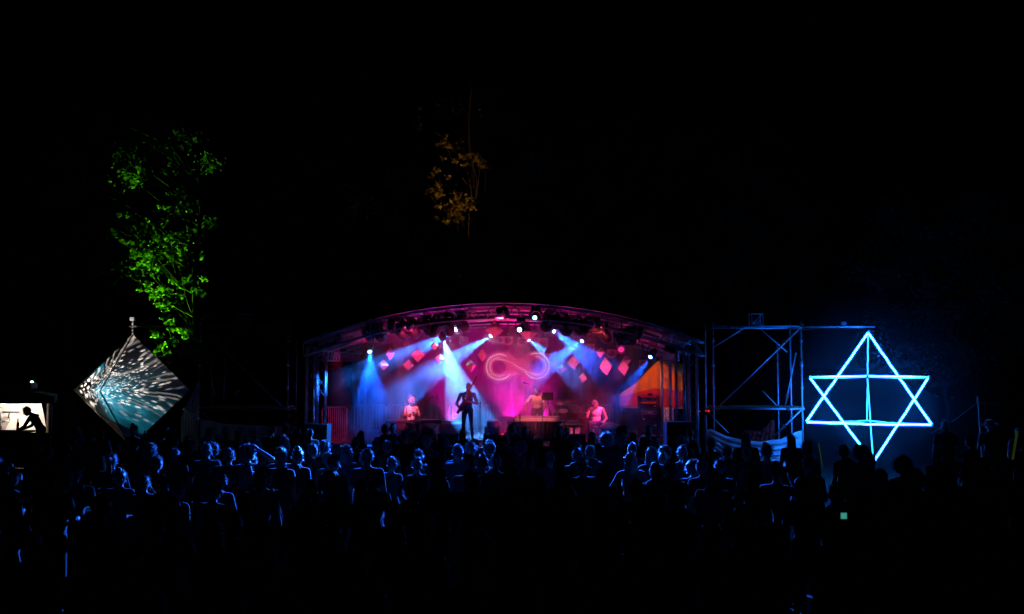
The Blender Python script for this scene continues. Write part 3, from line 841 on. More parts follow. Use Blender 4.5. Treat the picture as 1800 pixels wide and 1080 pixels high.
def hair_mesh(style, seed=0, hc=Vector((0, 0, 0)), m=None, strands=420, k=1.0):
    """hair around a head centred at hc, face towards +Y"""
    r_ = random.Random(seed); mb = MB(); sx, sy, sz = .076 * 1.1, .094 * 1.1, .112 * 1.1
    if style == 'curly': sx, sy, sz = .122, .125, .140
    if style == 'beanie': sx, sy, sz = .092, .112, .128
    nu, nv = 26, 16; vs = []; fs = []; keep = {}
    for j in range(nv + 1):
        th = math.pi * .5 * 1.45 * j / nv
        for i in range(nu):
            a = 6.28318 * i / nu
            d = Vector((math.sin(th) * math.cos(a), math.sin(th) * math.sin(a), math.cos(th)))
            amp = .30 if style == 'curly' else .02 if style == 'beanie' else .09
            n_ = 1 + amp * noise.noise(d * (5 if style == 'curly' else 4) + Vector((seed, 0, 0)))
            p = Vector((d.x * sx, d.y * sy - .006, d.z * sz + .004)) * n_
            lim = .015 if style != 'beanie' else -.01
            front = d.y > .35 and p.z < .055
            if style == 'beanie': front = p.z < .0
            if front: p = Vector((p.x * .9, p.y * .86, p.z))
            low = -.055 if style in ('short', 'bun', 'tail') else (-.1 if style == 'curly' else -.02)
            if style != 'long' and p.z < low: p = Vector((p.x * .88, p.y * .88, low))
            vs.append(hc + p)
    for j in range(nv):
        for i in range(nu): fs.append((j * nu + i, (j + 1) * nu + i, (j + 1) * nu + (i + 1) % nu, j * nu + (i + 1) % nu))
    mb.add(vs, fs)
    if style == 'long':
        n = 22; vs = []; fs = []
        for j in range(9):
            t = j / 8
            for i in range(n):
                a = R(180 + 10) + R(160) * (i / (n - 1) )
                rr = 1.0 + .1 * t + .08 * noise.noise(Vector((i * .8, t * 3, seed)))
                vs.append(hc + Vector((math.cos(a) * .098 * rr * (1 + .25 * t), math.sin(a) * .108 * rr * (1 - .05 * t), .02 - .38 * t)))
        for j in range(8):
            for i in range(n - 1): fs.append((j * n + i, (j + 1) * n + i, (j + 1) * n + i + 1, j * n + i + 1))
        mb.add(vs, fs)
    if style == 'bun': mb.ell(hc + Vector((0, -.05, .135)), (.05, .05, .042), None, 12, 8)
    if style == 'tail': mb.path([hc + Vector(p) for p in ((0, -.1, .05), (0, -.15, .04), (0, -.16, -.05), (0.01, -.14, -.16), (0.01, -.12, -.22))], [.03, .036, .035, .028, .008], 8)
    if style != 'beanie':
        for k_ in range(strands * (2 if style == 'curly' else 1)):
            th = math.pi * r_.uniform(.02, .62); a = r_.uniform(0, 6.283)
            d = Vector((math.sin(th) * math.cos(a), math.sin(th) * math.sin(a), math.cos(th)))
            if d.y > .5 and d.z < .4: continue
            p = hc + Vector((d.x * sx, d.y * sy, d.z * sz))
            tg = d.cross(Vector((r_.uniform(-1, 1), r_.uniform(-1, 1), r_.uniform(-1, 1)))).normalized()
            L = r_.uniform(.02, .06); q = p + (tg * .75 + d * r_.uniform(.25, .8)).normalized() * L
            b = d.cross(tg) * .005
            mb.add([p - b, p + b, q], [(0, 1, 2)])
    return mb.mesh('hair', m or M['hair'], None, True)
def hat_mesh():
    mb = MB(); mb.lathe([(.20, .045), (.12, .03), (.105, .035), (.10, .10), (.085, .14), (0.0001, .145)], (0, -.005, 0), Quaternion((1, 0, 0), R(6)), 22)
    return mb.mesh('hat', M['felt'], None, True)
def cap_mesh():
    mb = MB(); mb.lathe([(.098, .01), (.10, .05), (.085, .1), (.05, .128), (0.0001, .134)], (0, -.005, 0), None, 18)
    mb.box((0, .13, .022), (.13, .1, .012), Quaternion((1, 0, 0), R(-10)))
    return mb.mesh('cap', M['felt'], None, True)
MATS = [M['skin'], M['top'], M['bottom'], M['shoe']]
POSES = [('arms down', dict()), ('arms folded', dict(armL='fold', armR='fold')), ('arm bent to the head', dict(armR='head')), ('one hand raised', dict(armL='wave')),
         ('leaning forward', dict(lean=.08, armR='fold')), ('hands at face height', dict(armR='phone', armL='fold')), ('hand on hip', dict(armL='hip'))]
BODY = []
for i, (d, kw) in enumerate(POSES):
    J = stand(**kw)
    me = make_body(J, ('short', 'long', 'short', 'short', 'long', 'long', 'long')[i], build=(1.0, 1.06, .95, .92, 1.05, 1.0, .9)[i], female=i in (3, 6)).mesh('person_body', MATS, REGS, .02)
    BODY.append((d, me, Vector(J['head'])))
HAIR = [('short hair', 'hair', hair_mesh('short', 1)), ('long loose hair', 'hair', hair_mesh('long', 2)), ('a hair bun', 'hair', hair_mesh('bun', 3)), ('bushy curls', 'hair', hair_mesh('curly', 4)),
        ('a ponytail', 'hair', hair_mesh('tail', 5)), ('a brimmed hat', 'hat', hat_mesh()), ('a peaked cap', 'cap', cap_mesh()), ('tousled short hair', 'hair', hair_mesh('short', 9, strands=700)), ('a pale knitted cap', 'knit_cap', hair_mesh('beanie', 6, m=M['paleknit']))]
def spectator(x, y, h, bi, hi, rz, label, group='spectators in the crowd', z=0.0, acc=0):
    d, me, hc = BODY[bi]
    o = bpy.data.objects.new('person', me); COL.objects.link(o)
    o.location = (x, y, z); k = h / 1.74; o.scale = (k, k, k); o.rotation_euler = (0, 0, rz)
    tag(o, label, 'person', group)
    hn, nm, hm = HAIR[hi]
    c = bpy.data.objects.new(nm, hm); COL.objects.link(c); c.parent = o; c.location = hc
    c.rotation_euler = (R(rng.uniform(-6, 10)), 0, R(rng.uniform(-25, 25)))
    if acc:
        w = bpy.data.objects.new('hood' if acc == 1 else 'backpack', HOOD if acc == 1 else PACK); COL.objects.link(w); w.parent = o
        if bi == 4: w.location = (0, .05, 0)
    if hi in (5, 6):
        b = bpy.data.objects.new('hair', HAIR[0][2]); COL.objects.link(b); b.parent = o; b.location = hc
    return o
HOOD = MB().ell((0, -.085, 1.455), (.115, .06, .075), None, 16, 10).ell((0, -.03, 1.47), (.10, .085, .045), None, 16, 8).mesh('hood', M['top'], None, True)
def pack_mesh():
    mb = MB(); mb.ell((0, -.19, 1.2), (.15, .085, .23), None, 16, 12)
    mb.ell((0, -.26, 1.12), (.11, .05, .11), None, 12, 8)
    for s in (-1, 1): mb.path([(s * .11, -.13, 1.38), (s * .12, -.04, 1.475), (s * .12, .07, 1.43), (s * .125, .115, 1.3), (s * .13, .06, 1.1)], .016, 6)
    return mb.mesh('backpack', M['felt'], None, True)
PACK = pack_mesh()
placed = []
def zone(px, y):
    if px > 1650: return 'by the wooden poles'
    if px > 1420: return 'below the blue light star'
    if px > 1230: return 'before the sheet-hung scaffold'
    if px < 120: return 'near the lit booth'
    if px < 345: return 'under the patterned octahedron'
    if y > 21: return 'against the stage front'
    if px < 545: return 'before the unlit scaffold'
    if y > 13.5: return 'in the blue-edged rows'
    return 'in the dark rear crowd'
def put(px, ytop, bi=None, hi=None, h=None, rz=None):
    h = h or rng.uniform(1.62, 1.84)
    hi = rng.choice((0, 0, 7, 7, 1, 1, 2, 3, 4, 6)) if hi is None else hi
    bi = rng.choice((0, 0, 0, 0, 1, 1, 4, 4, 4, 6, 5)) if bi is None else bi
    top = h + (.02 if hi not in (3, 2) else .05)
    Y = 1.0 * FPX * (CAMZ - top) / (ytop - 650.0)
    x = colx(px, Y)
    rz = R(rng.uniform(-35, 35)) if rz is None else rz
    placed.append((x, Y))
    a_ = rng.random(); acc = 0 if bi not in (0, 1, 4) or a_ > .6 else (1 if a_ < .42 else 2)
    spectator(x, Y, h, bi, hi, rz, 'spectator with %s%s, %s, %s' % (HAIR[hi][0], ('', ' and hooded top', ' and backpack')[acc], BODY[bi][0], zone(px, Y)), acc=acc)
# heads one can tell apart in the photograph: (column, row of the crown, pose, hair, height)
for a in [(312, 787, 0, 0), (402, 788, 4, 7), (438, 779, 2, 3), (497, 785, 0, 2), (552, 779, 0, 0), (572, 773, 0, 7), (592, 779, 4, 0), (612, 781, 6, 1), (627, 767, 1, 7), (682, 774, 0, 6), (648, 787, 0, 4),
          (690, 801, 0, 0), (738, 789, 0, 7), (763, 801, 0, 1), (806, 781, 0, 0), (826, 797, 1, 7, 1.84), (845, 785, 0, 2), (848, 798, 6, 0), (834, 829, 0, 0), (863, 777, 0, 6), (868, 797, 4, 4), (874, 849, 0, 7),
          (1014, 786, 0, 0), (1037, 782, 0, 7), (1023, 804, 0, 0), (1066, 758, 0, 3, 1.86), (1020, 886, 0, 7), (918, 907, 0, 0), (1088, 905, 4, 1),
          (1110, 777, 0, 0), (1144, 784, 6, 1), (1167, 780, 0, 3), (1197, 782, 0, 1), (1232, 803, 0, 0), (1262, 805, 0, 7), (1276, 783, 0, 7), (1308, 758, 0, 1, 1.85), (1345, 776, 0, 2), (1388, 762, 0, 1), (1418, 800, 1, 0),
          (1142, 978, 0, 1), (1310, 905, 0, 0), (1020, 985, 1, 7), (842, 998, 0, 8), (630, 1015, 0, 1), (1480, 781, 0, 0), (1510, 779, 0, 3), (1523, 793, 1, 0), (1583, 799, 0, 3), (1657, 738, 0, 1, 1.85), (1735, 738, 0, 5, 1.84),
          (1692, 817, 0, 0), (1720, 801, 6, 2), (1746, 806, 0, 7), (1705, 765, 4, 0), (217, 819, 0, 2), (272, 800, 4, 0), (107, 826, 4, 7), (90, 783, 0, 0), (180, 752, 4, 7), (930, 800, 0, 0), (966, 792, 1, 7), (986, 816, 0, 1), (900, 818, 0, 7), (952, 842, 4, 0), (1000, 850, 0, 2), (905, 862, 6, 1), (258, 764, 0, 0), (270, 778, 1, 7), (300, 752, 1, 0), (1545, 865, 0, 0), (1465, 845, 0, 4), (1650, 900, 0, 7), (1780, 900, 0, 0), (1760, 965, 1, 0), (1685, 990, 0, 1), (1500, 990, 4, 7), (380, 905, 0, 1), (100, 1000, 0, 0), (470, 965, 4, 7), (250, 930, 0, 4), (700, 915, 0, 0), (770, 960, 6, 1), (1190, 850, 5, 0), (1482, 880, 5, 7), (1785, 752, 0, 6)]:
    put(*a)
# the rest of the crowd
tries = 0; cnt = 0
while cnt < 195 and tries < 14000:
    tries += 1
    Y = rng.uniform(13.2, 25.6) if cnt % 3 else rng.uniform(5.6, 13.2); px = rng.uniform(-40, 1840); x = colx(px, Y)
    if any((x - a) ** 2 + (Y - b) ** 2 < (.55 if Y > 13 else .68) ** 2 for a, b in placed): continue
    h = rng.uniform(1.6, 1.82); yt = 650 + (CAMZ - h) * FPX / Y
    if 1420 < px < 1640 and Y > 15: continue
    if px < 130 and 21 < Y: continue
    if px > 1240 and Y > 21: continue
    if 13.6 < Y < 20 and 890 < px < 1000: continue
    put(px, yt, h=h); cnt += 1

# ------------------------------------------------------------------ performers
def joints_world(J): return {k: (Vector(v) if not isinstance(v, Quaternion) else v) for k, v in J.items()}
def performer(loc, rz, J, label, hairm, mats, sleeves, voxel=.0085, hands=None, hair_rot=None, hairname='hair', **kw):
    J = joints_world(J)
    me = make_body(J, sleeves, fine=True, hands=hands, **kw).mesh('person_body', mats, REGS, voxel, 3)
    o = bpy.data.objects.new('person', me); COL.objects.link(o); o.location = loc; o.rotation_euler = (0, 0, rz); o.scale = (.95,) * 3
    tag(o, label, 'person', 'musicians on stage')
    q = J.get('headq', Quaternion())
    inst(hairname, hairm, o, J['head'], q)
    for s in (-1, 1):
        inst('eye', EYE, o, J['head'] + q @ Vector((s * .032, .087, .002)))
    inst('mouth', MOUTH, o, J['head'] + q @ Vector((0, .092, -.052)), q)
    return o
EYE = MB().ell((0, 0, 0), (.011, .008, .007), None, 8, 6).mesh('eye', M['screen'])
MOUTH = MB().ell((0, 0, 0), (.022, .009, .007), None, 8, 6).mesh('mouth', M['redcloth'])
PI = math.pi
# seated singer at the keyboard (faces the viewer's right)
wl = Vector((colx(722, 28.7), 28.9, SZ))
def Jseat(**o):
    J = dict(pel=(0, 0, .56), chest=(0, .05, .88), neck=(0, .08, 1.06), head=(0, .11, 1.215), shL=(-.165, .06, 1.0), shR=(.165, .06, 1.0),
             elL=(-.23, .16, .77), elR=(.23, .16, .77), wrL=(-.15, .40, .79), wrR=(.16, .40, .79), hipL=(-.09, .03, .53), hipR=(.09, .03, .53),
             knL=(-.13, .45, .55), knR=(.13, .45, .55), anL=(-.13, .40, .09), anR=(.13, .42, .09))
    J.update(o); return J
performer(wl, PI + R(18), Jseat(headq=Quaternion((0, 0, 1), R(28))), 'seated singer in a pale sleeveless top playing the small keyboard', hair_mesh('bun', 21, m=M['blond']), [M['skin2'], M['whiteshirt'], M['darkshirt'], M['shoe']], 'none', female=True, build=.9,
          hands={'L': (Vector((.15, 1, -.05)), Vector((0, 0, 1)), .45), 'R': (Vector((-.1, 1, -.05)), Vector((0, 0, 1)), .45)})
def stool(loc, h, label, m=M['black']):
    t = thing('stool', label, 'stool', loc)
    MB().lathe([(0.0001, h - .06), (.17, h - .06), (.18, h - .03), (.17, h), (0.0001, h)], (0, 0, 0), None, 18).build('seat', m, t, local=True, smooth=True)
    for k in range(4):
        a = R(45 + 90 * k); MB().tube((math.cos(a) * .1, math.sin(a) * .1, h - .06), (math.cos(a) * .2, math.sin(a) * .2, 0), .014).build('leg', M['steel'], t, local=True)
stool(wl + Vector((0, .02, 0)), .42, 'round black stool under the seated singer')
# bassoon player, standing
ml = Vector((colx(822, 28.8), 28.8, SZ))
Jb = dict(pel=(0, 0, .96), chest=(.0, .02, 1.28), neck=(0, .02, 1.475), head=(-.03, .05, 1.635), shL=(-.20, .02, 1.41), shR=(.20, .02, 1.41),
          elL=(-.30, .10, 1.13), elR=(.33, .02, 1.13), wrL=(-.06, .27, 1.20), wrR=(.20, .26, .97), hipL=(-.09, 0, .92), hipR=(.09, 0, .92),
          knL=(-.13, .05, .5), knR=(.12, .02, .5), anL=(-.15, 0, .085), anR=(.14, -.03, .085), headq=Quaternion((0, 0, 1), R(-14)))
performer(ml, PI, Jb, 'standing bassoon player in a dark shirt with one hand high on the instrument', hair_mesh('short', 31), [M['skin2'], M['darkshirt'], M['jeans'], M['shoe']], 'short',
          hands={'L': (Vector((.9, .35, .1)), Vector((0, 1, .2)), .9), 'R': (Vector((-.6, .5, -.3)), Vector((0, 1, 0)), .9)})
bs = thing('bassoon', 'long dark bassoon with bright keys slanting across its player', 'bassoon', P(803, 728, 28.45))
p0, p1 = P(804, 727, 28.47), P(838, 662, 28.52)
u = (p1 - p0).normalized()
MB().path([p0, p0.lerp(p1, .3), p0.lerp(p1, .32), p0.lerp(p1, .7), p0.lerp(p1, .72), p0.lerp(p1, .97), p1], [.045, .043, .032, .028, .03, .022, .028], 10).build('tube', M['maple'], bs, smooth=True)
MB().tube(p0.lerp(p1, .05) + Vector((.06, 0, 0)), p0.lerp(p1, .62) + Vector((.06, 0, 0)), .02, .014, 8).build('wing_joint', M['maple'], bs, smooth=True)
for t_ in (.08, .16, .25, .4, .46, .55, .62, .78, .85):
    c = p0.lerp(p1, t_) + Vector((.0, -.045, 0)); MB().lathe([(0.0001, .012), (.018, .01), (.022, 0), (.022, -.03)], c, Quaternion((1, 0, 0), R(90)), 10).build('key', M['chrome'], bs, smooth=True)
b0 = p0.lerp(p1, .6)
MB().path([b0 + Vector((.03, -.02, 0)), b0 + Vector((.05, -.05, .1)), P(826, 683, 28.5), P(826.5, 680.5, 28.62)], .006, 6).build('crook', M['chrome'], bs, smooth=True)
# keyboard player behind the table
kl = Vector((colx(944, 29.4), 29.5, SZ))
Jk = dict(pel=(0, 0, .93), chest=(.01, .10, 1.20), neck=(.02, .17, 1.37), head=(.03, .24, 1.50), shL=(-.18, .13, 1.31), shR=(.19, .13, 1.31),
          elL=(-.26, .24, 1.06), elR=(.36, .24, 1.09), wrL=(-.20, .46, .95), wrR=(.36, .46, .93), hipL=(-.09, 0, .89), hipR=(.09, 0, .89),
          knL=(-.13, .05, .48), knR=(.12, .02, .48), anL=(-.15, 0, .085), anR=(.14, -.03, .085), headq=Quaternion((1, 0, 0), R(-28)))
performer(kl, PI, Jk, 'keyboard player in a pale printed shirt bending over the long table', hair_mesh('short', 41), [M['skin2'], M['printshirt'], M['jeans'], M['shoe']], 'short',
          hands={'L': (Vector((.1, 1, -.2)), Vector((0, 0, 1)), .4), 'R': (Vector((.05, 1, -.2)), Vector((0, 0, 1)), .4)})
# hand drum player, seated, head bowed
hl = Vector((colx(1047, 28.9), 28.95, SZ))
Jh = Jseat(chest=(0, .12, .86), neck=(.0, .22, 1.02), head=(.05, .32, 1.12), shL=(-.19, .17, .965), shR=(.19, .17, .965), elL=(-.30, .24, .68), elR=(.31, .26, .70), wrL=(-.21, .46, .62), wrR=(.36, .45, .80), headq=Quaternion((0, 0, 1), R(-25)) @ Quaternion((1, 0, 0), R(-42)), knL=(-.22, .42, .55), knR=(.22, .42, .55), anL=(-.24, .34, .09), anR=(.24, .36, .09))
performer(hl, PI, Jh, 'seated percussionist in a white vest bowed over a hand drum', hair_mesh('short', 51), [M['skin2'], M['whiteshirt'], M['jeans'], M['shoe']], 'none', build=1.02,
          hands={'L': (Vector((.3, 1, -.25)), Vector((0, 0, 1)), .3), 'R': (Vector((-.2, .5, .5)), Vector((0, -.5, .6)), .7)})
stool(hl + Vector((0, .02, 0)), .42, 'round black stool under the bowed percussionist')

# ------------------------------------------------------------------ instruments and gear on the deck
def keyboard(c, length, rz, label, tilt=0, front='ivory', depth=.3, h=.09, nkeys=None, stand_h=None, group='keyboards on stage'):
    t = thing('keyboard', label, 'keyboard', c, group); t.rotation_euler = (R(tilt), 0, rz)
    MB().box((0, 0, h / 2), (length, depth, h)).build('case', M['black'], t, local=True, bevel=.008)
    MB().box((0, -depth / 2 - .004, h * .5), (length * .98, .006, h * .8)).build('front_panel', M[front], t, local=True)
    n = nkeys or int(length / .024)
    km = MB().box((0, 0, 0), (.021, depth * .48, .016), None).mesh('key', M['ivory'])
    for k in range(n):
        inst('key', km, t, (-length * .47 + length * .94 * (k + .5) / n, depth * .2, h + .009))
    return t
def xstand(c, w, top, rz, label):
    t = thing('keyboard_stand', label, 'stand', c, 'keyboard stands'); t.rotation_euler = (0, 0, rz)
    for s in (-1, 1):
        MB().tube((-w / 2 * s, .03 * s, .02), (w / 2 * s, .03 * s, top - .02), .016).build('leg', M['black'], t, local=True)
        MB().tube((w / 2 * s, -.2, top - .018), (w / 2 * s, .2, top - .018), .016).build('support_arm', M['black'], t, local=True)
        MB().tube((w / 2 * s, -.25, .018), (w / 2 * s, .25, .018), .016).build('foot', M['black'], t, local=True)
kc = P(709, 744, 28.45)
keyboard(kc, .98, 0, 'slim keyboard with reddish front edge before the seated singer', front='wood', h=.07)
xstand(Vector((kc.x, 28.45, SZ)), .7, kc.z - SZ, 0, 'black stand under the slim keyboard')
k2 = P(756, 744, 28.75)
keyboard(k2, .62, R(22), 'second small keyboard angled beside the seated singer', tilt=0, front='black')
xstand(Vector((k2.x, 28.75, SZ)), .45, k2.z - SZ, R(22), 'black stand under the angled keyboard')
# long table with black cloth
tz = P(930, 741, 28.9).z
tb = thing('equipment_table', 'long table draped in black cloth in the middle of the stage', 'table', (colx(925, 28.9), 28.9, SZ))
tx0, tx1 = colx(857, 28.9), colx(992, 28.9)
MB().box(((tx0 + tx1) / 2, 29.0, tz - .02), (tx1 - tx0, .75, .04)).build('tabletop', M['deck'], tb)
cl_ = MB(); wavy_cloth(cl_, (tx0, 28.60, 0), (tx1, 28.60, 0), tz - .005, SZ + .02, .02, 16, 120); wavy_cloth(cl_, (tx1 + .01, 28.62, 0), (tx1 + .01, 29.35, 0), tz - .005, SZ + .02, .02, 5, 30)
wavy_cloth(cl_, (tx0 - .01, 29.35, 0), (tx0 - .01, 28.62, 0), tz - .005, SZ + .02, .02, 5, 30)
cl_.build('table_skirt', M['blackcloth'], tb, smooth=True)
for sx in (tx0 + .1, tx1 - .1):
    for y_ in (28.75, 29.3): MB().tube((sx, y_, SZ), (sx, y_, tz - .04), .02).build('leg', M['steel'], tb)
keyboard(Vector((colx(944.5, 28.8), 28.82, tz + .002)), 81 * 28.8 / FPX, 0, 'long keyboard with cream front on the black table', h=.135)
keyboard(Vector((colx(890, 28.8), 28.82, tz + .002)), 24 * 28.8 / FPX, 0, 'short cream-fronted synthesiser at the table end', h=.135)
# effects boxes and mixer behind the keyboard
mx = thing('mixer', 'low black mixer with small knobs behind the short synthesiser', 'mixer', (colx(905, 29.1), 29.12, tz + .001))
MB().box((0, 0, .04), (.55, .3, .08)).build('case', M['black'], mx, local=True, bevel=.01)
kn_ = MB().lathe([(.012, 0), (.012, .03), (0.0001, .032)], (0, 0, 0), None, 8).mesh('knob', M['chrome'])
for i in range(10):
    for j in range(3): inst('knob', kn_, mx, (-.24 + .053 * i, -.1 + .1 * j, .08))
lp = thing('laptop', 'dark laptop screen standing tilted on the table', 'laptop', P(968, 722, 29.1))
q = Quaternion((0, 0, 1), R(-12)) @ Quaternion((1, 0, 0), R(14))
lpz = P(963, 697, 29.1) - Vector(lp.location)
MB().box(lpz, (.30, .012, .21), q).build('screen', M['screen'], lp, local=True)
MB().box(lpz + Vector((0, .009, 0)), (.32, .01, .23), q).build('lid', M['black'], lp, local=True)
MB().tube((0, .02, -.28), lpz + Vector((0, .03, -.08)), .014).build('holder_arm', M['black'], lp, local=True)
def mic_stand(base, top, boom=None, label='', clip=True, r=.011):
    t = thing('microphone_stand', label, 'microphone stand', base, 'microphone stands on stage')
    base = Vector(base); top = Vector(top)
    MB().tube(base + Vector((0, 0, .02)), top, r).build('pole', M['chrome'], t)
    for k in range(3):
        a = R(90 + 120 * k); MB().tube(base + Vector((0, 0, .12)), base + Vector((math.cos(a) * .28, math.sin(a) * .28, .012)), .009).build('leg', M['black'], t)
    MB().lathe([(.02, -.04), (.024, 0), (.02, .04)], top, None, 10).build('clutch', M['black'], t)
    e = top
    if boom is not None:
        b = Vector(boom); d = (b - top); MB().tube(top - d * .25, b, .009).build('boom', M['chrome'], t); e = b
    d = (e - top).normalized() if boom is not None else Vector((0, .6, .5)).normalized()
    if boom is not None: d = (d + Vector((0, 0, -.5))).normalized()
    mi_ = MB().lathe([(0.0001, -.02), (.011, -.02), (.014, .1), (.024, .115), (.027, .14), (.018, .165), (0.0001, .17)], e, d.to_track_quat('Z', 'Y'), 10).build('microphone', M['black'], t, smooth=True)
mic_stand((colx(743, 28.5), 28.5, SZ), P(742, 732, 28.5), P(731, 716.5, 28.55), 'boom microphone stand in front of the seated singer')
mic_stand((colx(954, 28.45), 28.45, SZ), P(953, 698, 28.45), P(929, 675, 28.6), 'tall boom microphone stand rising over the long keyboard')
mic_stand((colx(914, 28.4), 28.4, SZ), P(914, 735, 28.4), None, 'short microphone stand before the long keyboard')
mic_stand((colx(844, 28.5), 28.5, SZ), P(844, 714, 28.5), None, 'microphone stand beside the bassoon player')
mic_stand((colx(1095, 28.5), 28.5, SZ), P(1093, 742, 28.5), P(1094, 734, 28.5), 'microphone stand beside the pink hand drum')
mic_stand((colx(757, 30.5), 30.5, SZ), P(757, 700, 30.5), P(760, 697, 30.3), 'thin microphone stand behind the angled keyboard')
mic_stand((colx(768, 30.5), 30.5, SZ), P(768, 701, 30.5), None, 'straight microphone stand behind the angled keyboard')
mic_stand((colx(831, 28.3), 28.3, SZ), P(830, 741, 28.3), None, 'low microphone stand at the feet of the bassoon player')
# amps and boxes
def amp(px, py, Y, w, h, d, label, m='black', name='guitar_amplifier', cat='amplifier'):
    c = Vector((colx(px, Y), Y, SZ))
    t = thing(name, label, cat, c, 'amplifiers and monitors on the deck')
    MB().box((0, 0, h / 2), (w, d, h)).build('cabinet', M[m], t, local=True, bevel=.015)
    MB().box((0, -d / 2 - .004, h * .42), (w * .88, .008, h * .68)).build('grille', M['blackcloth'], t, local=True)
    MB().box((0, -d / 2 - .004, h * .88), (w * .88, .01, h * .12)).build('control_panel', M['darksteel'], t, local=True)
    return t
amp(797, 745, 29.5, .75, .55, .4, 'black amplifier cabinet left of the bassoon player')
amp(867, 760, 29.0, .5, .4, .35, 'small amplifier between bassoon player and table')
def wedge(px, Y, label, m='wood'):
    t = thing('monitor_wedge', label, 'monitor speaker', (colx(px, Y), Y, SZ), 'monitor wedges at the stage edge')
    mb = MB(); w, d, h = .28, .4, .32
    mb.add([(-w, -.2, 0), (w, -.2, 0), (w, .2, 0), (-w, .2, 0), (-w, -.2, h), (w, -.2, h), (w, .12, .06), (-w, .12, .06)], [(3, 2, 1, 0), (0, 1, 5, 4), (1, 2, 6, 5), (2, 3, 7, 6), (3, 0, 4, 7), (4, 5, 6, 7)])
    b = mb.build('cabinet', M['black'], t, local=True, bevel=.01)
    MB().box((0, -.203, h - .03), (.5, .006, .05)).build('edge_strip', M[m], t, local=True)
for px, lab in ((789, 'monitor wedge with pale strip before the bassoon player'), (750, 'monitor wedge before the angled keyboard'), (868, 'monitor wedge before the table end'), (1010, 'monitor wedge before the percussion')): wedge(px, 27.35, lab)
# equipment rack at the right
rk = thing('equipment_rack', 'tall rack of audio units topped by a bright panel near the orange banner', 'rack', (colx(1139, 29.6), 29.6, SZ))
rz0, rz1 = SZ, P(1139, 697, 29.6).z; rw = 33 * 29.6 / FPX
for sx in (-1, 1):
    for sy in (-.2, .2): MB().box((rk.location.x + sx * rw / 2, 29.6 + sy, (rz0 + rz1) / 2), (.035, .035, rz1 - rz0)).build('post', M['black'], rk)
nu_ = 6
for k in range(nu_):
    z = rz1 - .09 - k * (rz1 - rz0 - .12) / nu_
    un = MB().box((rk.location.x, 29.6, z), (rw - .05, .36, .12)).build('unit', M['darksteel'] if k in (0, 2) else M['black'], rk, bevel=.006)
    for j in range(3): MB().box((rk.location.x - rw * .3 + j * rw * .3, 29.415, z), (.07, .012, .03)).build('panel_plate', M['ivory' if (k + j) % 3 == 0 else 'black'], un)
MB().box((rk.location.x, 29.6, rz1 + .02), (rw + .06, .44, .02)).build('top_board', M['wood'], rk)
MB().box((rk.location.x + .05, 29.6, rz1 + .06), (.12, .2, .06)).build('small_box', M['black'], rk)
# PA stacks
for px, w, lab, zt in ((560, .62, 'black loudspeaker stack at the left corner of the stage', 745), (1192, .74, 'black loudspeaker stack at the right corner of the stage', 741)):
    Y = 26.45; c = Vector((colx(px, Y), Y, 0)); zz = P(px, zt, Y).z
    t = thing('speaker_stack', lab, 'loudspeaker', c, 'loudspeaker stacks beside the stage')
    for k in range(2):
        h = zz / 2; cb = MB().box((0, 0, h * (k + .5)), (w, .6, h - .01)).build('cabinet', M['black'], t, local=True, bevel=.015)
        for s in ((-.0,) if k else (-.0,)): MB().lathe([(.24, 0), (.235, .012), (.2, .0), (.08, -.06), (0.0001, -.03)], (0, -.305, h * (k + .5)), Quaternion((1, 0, 0), R(90)), 20).build('driver', M['blackcloth'], cb, local=True, smooth=True)
pk = thing('flight_case', 'pale box standing behind the lattice column', 'case', (colx(1174, 31.8), 31.8, SZ))
MB().box((0, 0, .42), (.28, .3, .84)).build('box', M['whiteshirt'], pk, local=True, bevel=.01)
for s in (-1, 1): MB().box((s * .13, -.155, .42), (.03, .012, .84)).build('corner_strip', M['steel'], pk, local=True)
# drums
dk = thing('drum_kit', 'small drum kit with cymbals behind the right end of the table', 'drum kit', (colx(998, 30.2), 30.2, SZ))
def drum(c, r, h, q, nm='tom'):
    d = MB().lathe([(r, -h / 2), (r, h / 2)], c, q, 20).build(nm, M['drumshell'], dk, smooth=True)
    for s in (-1, 1):
        MB().lathe([(0.0001, s * h / 2 + s * .004), (r * .96, s * h / 2 + s * .004)], c, q, 20).build('drum_head', M['drumhead'], d)
        MB().lathe([(r * .97, s * h / 2 - .012), (r * 1.04, s * h / 2 - .012), (r * 1.04, s * h / 2 + .012), (r * .97, s * h / 2 + .012)], c, q, 20).build('hoop', M['chrome'], d)
dx = dk.location.x
drum(Vector((dx + .1, 30.2, SZ + .28)), .26, .4, Quaternion((1, 0, 0), R(90)), 'bass_drum')
drum(Vector((dx - .15, 30.05, SZ + .72)), .15, .2, Quaternion((1, 0, 0), R(25)))
drum(Vector((dx + .22, 30.05, SZ + .72)), .16, .22, Quaternion((1, 0, 0), R(25)))
drum(Vector((dx + .55, 30.3, SZ + .42)), .2, .32, Quaternion((1, 0, 0), R(6)), 'floor_tom')
def cymbal(px, py, Y, r, tilt, rz=0, z0=SZ):
    c = P(px, py, Y); q = Quaternion((0, 0, 1), R(rz)) @ Quaternion((1, 0, 0), R(tilt))
    cm = MB().lathe([(0.0001, .035), (r * .15, .03), (r * .22, .012), (r, -.012), (r, -.014)], c, q, 24).build('cymbal', M['brass'], dk, smooth=True)
    MB().tube((c.x, c.y, z0), (c.x, c.y, c.z + .05), .011).build('cymbal_stand', M['chrome'], dk)
    for k in range(3):
        a = R(90 + 120 * k); MB().tube((c.x, c.y, z0 + .35), (c.x + math.cos(a) * .25, c.y + math.sin(a) * .25, z0 + .01), .009).build('stand_leg', M['chrome'], dk)
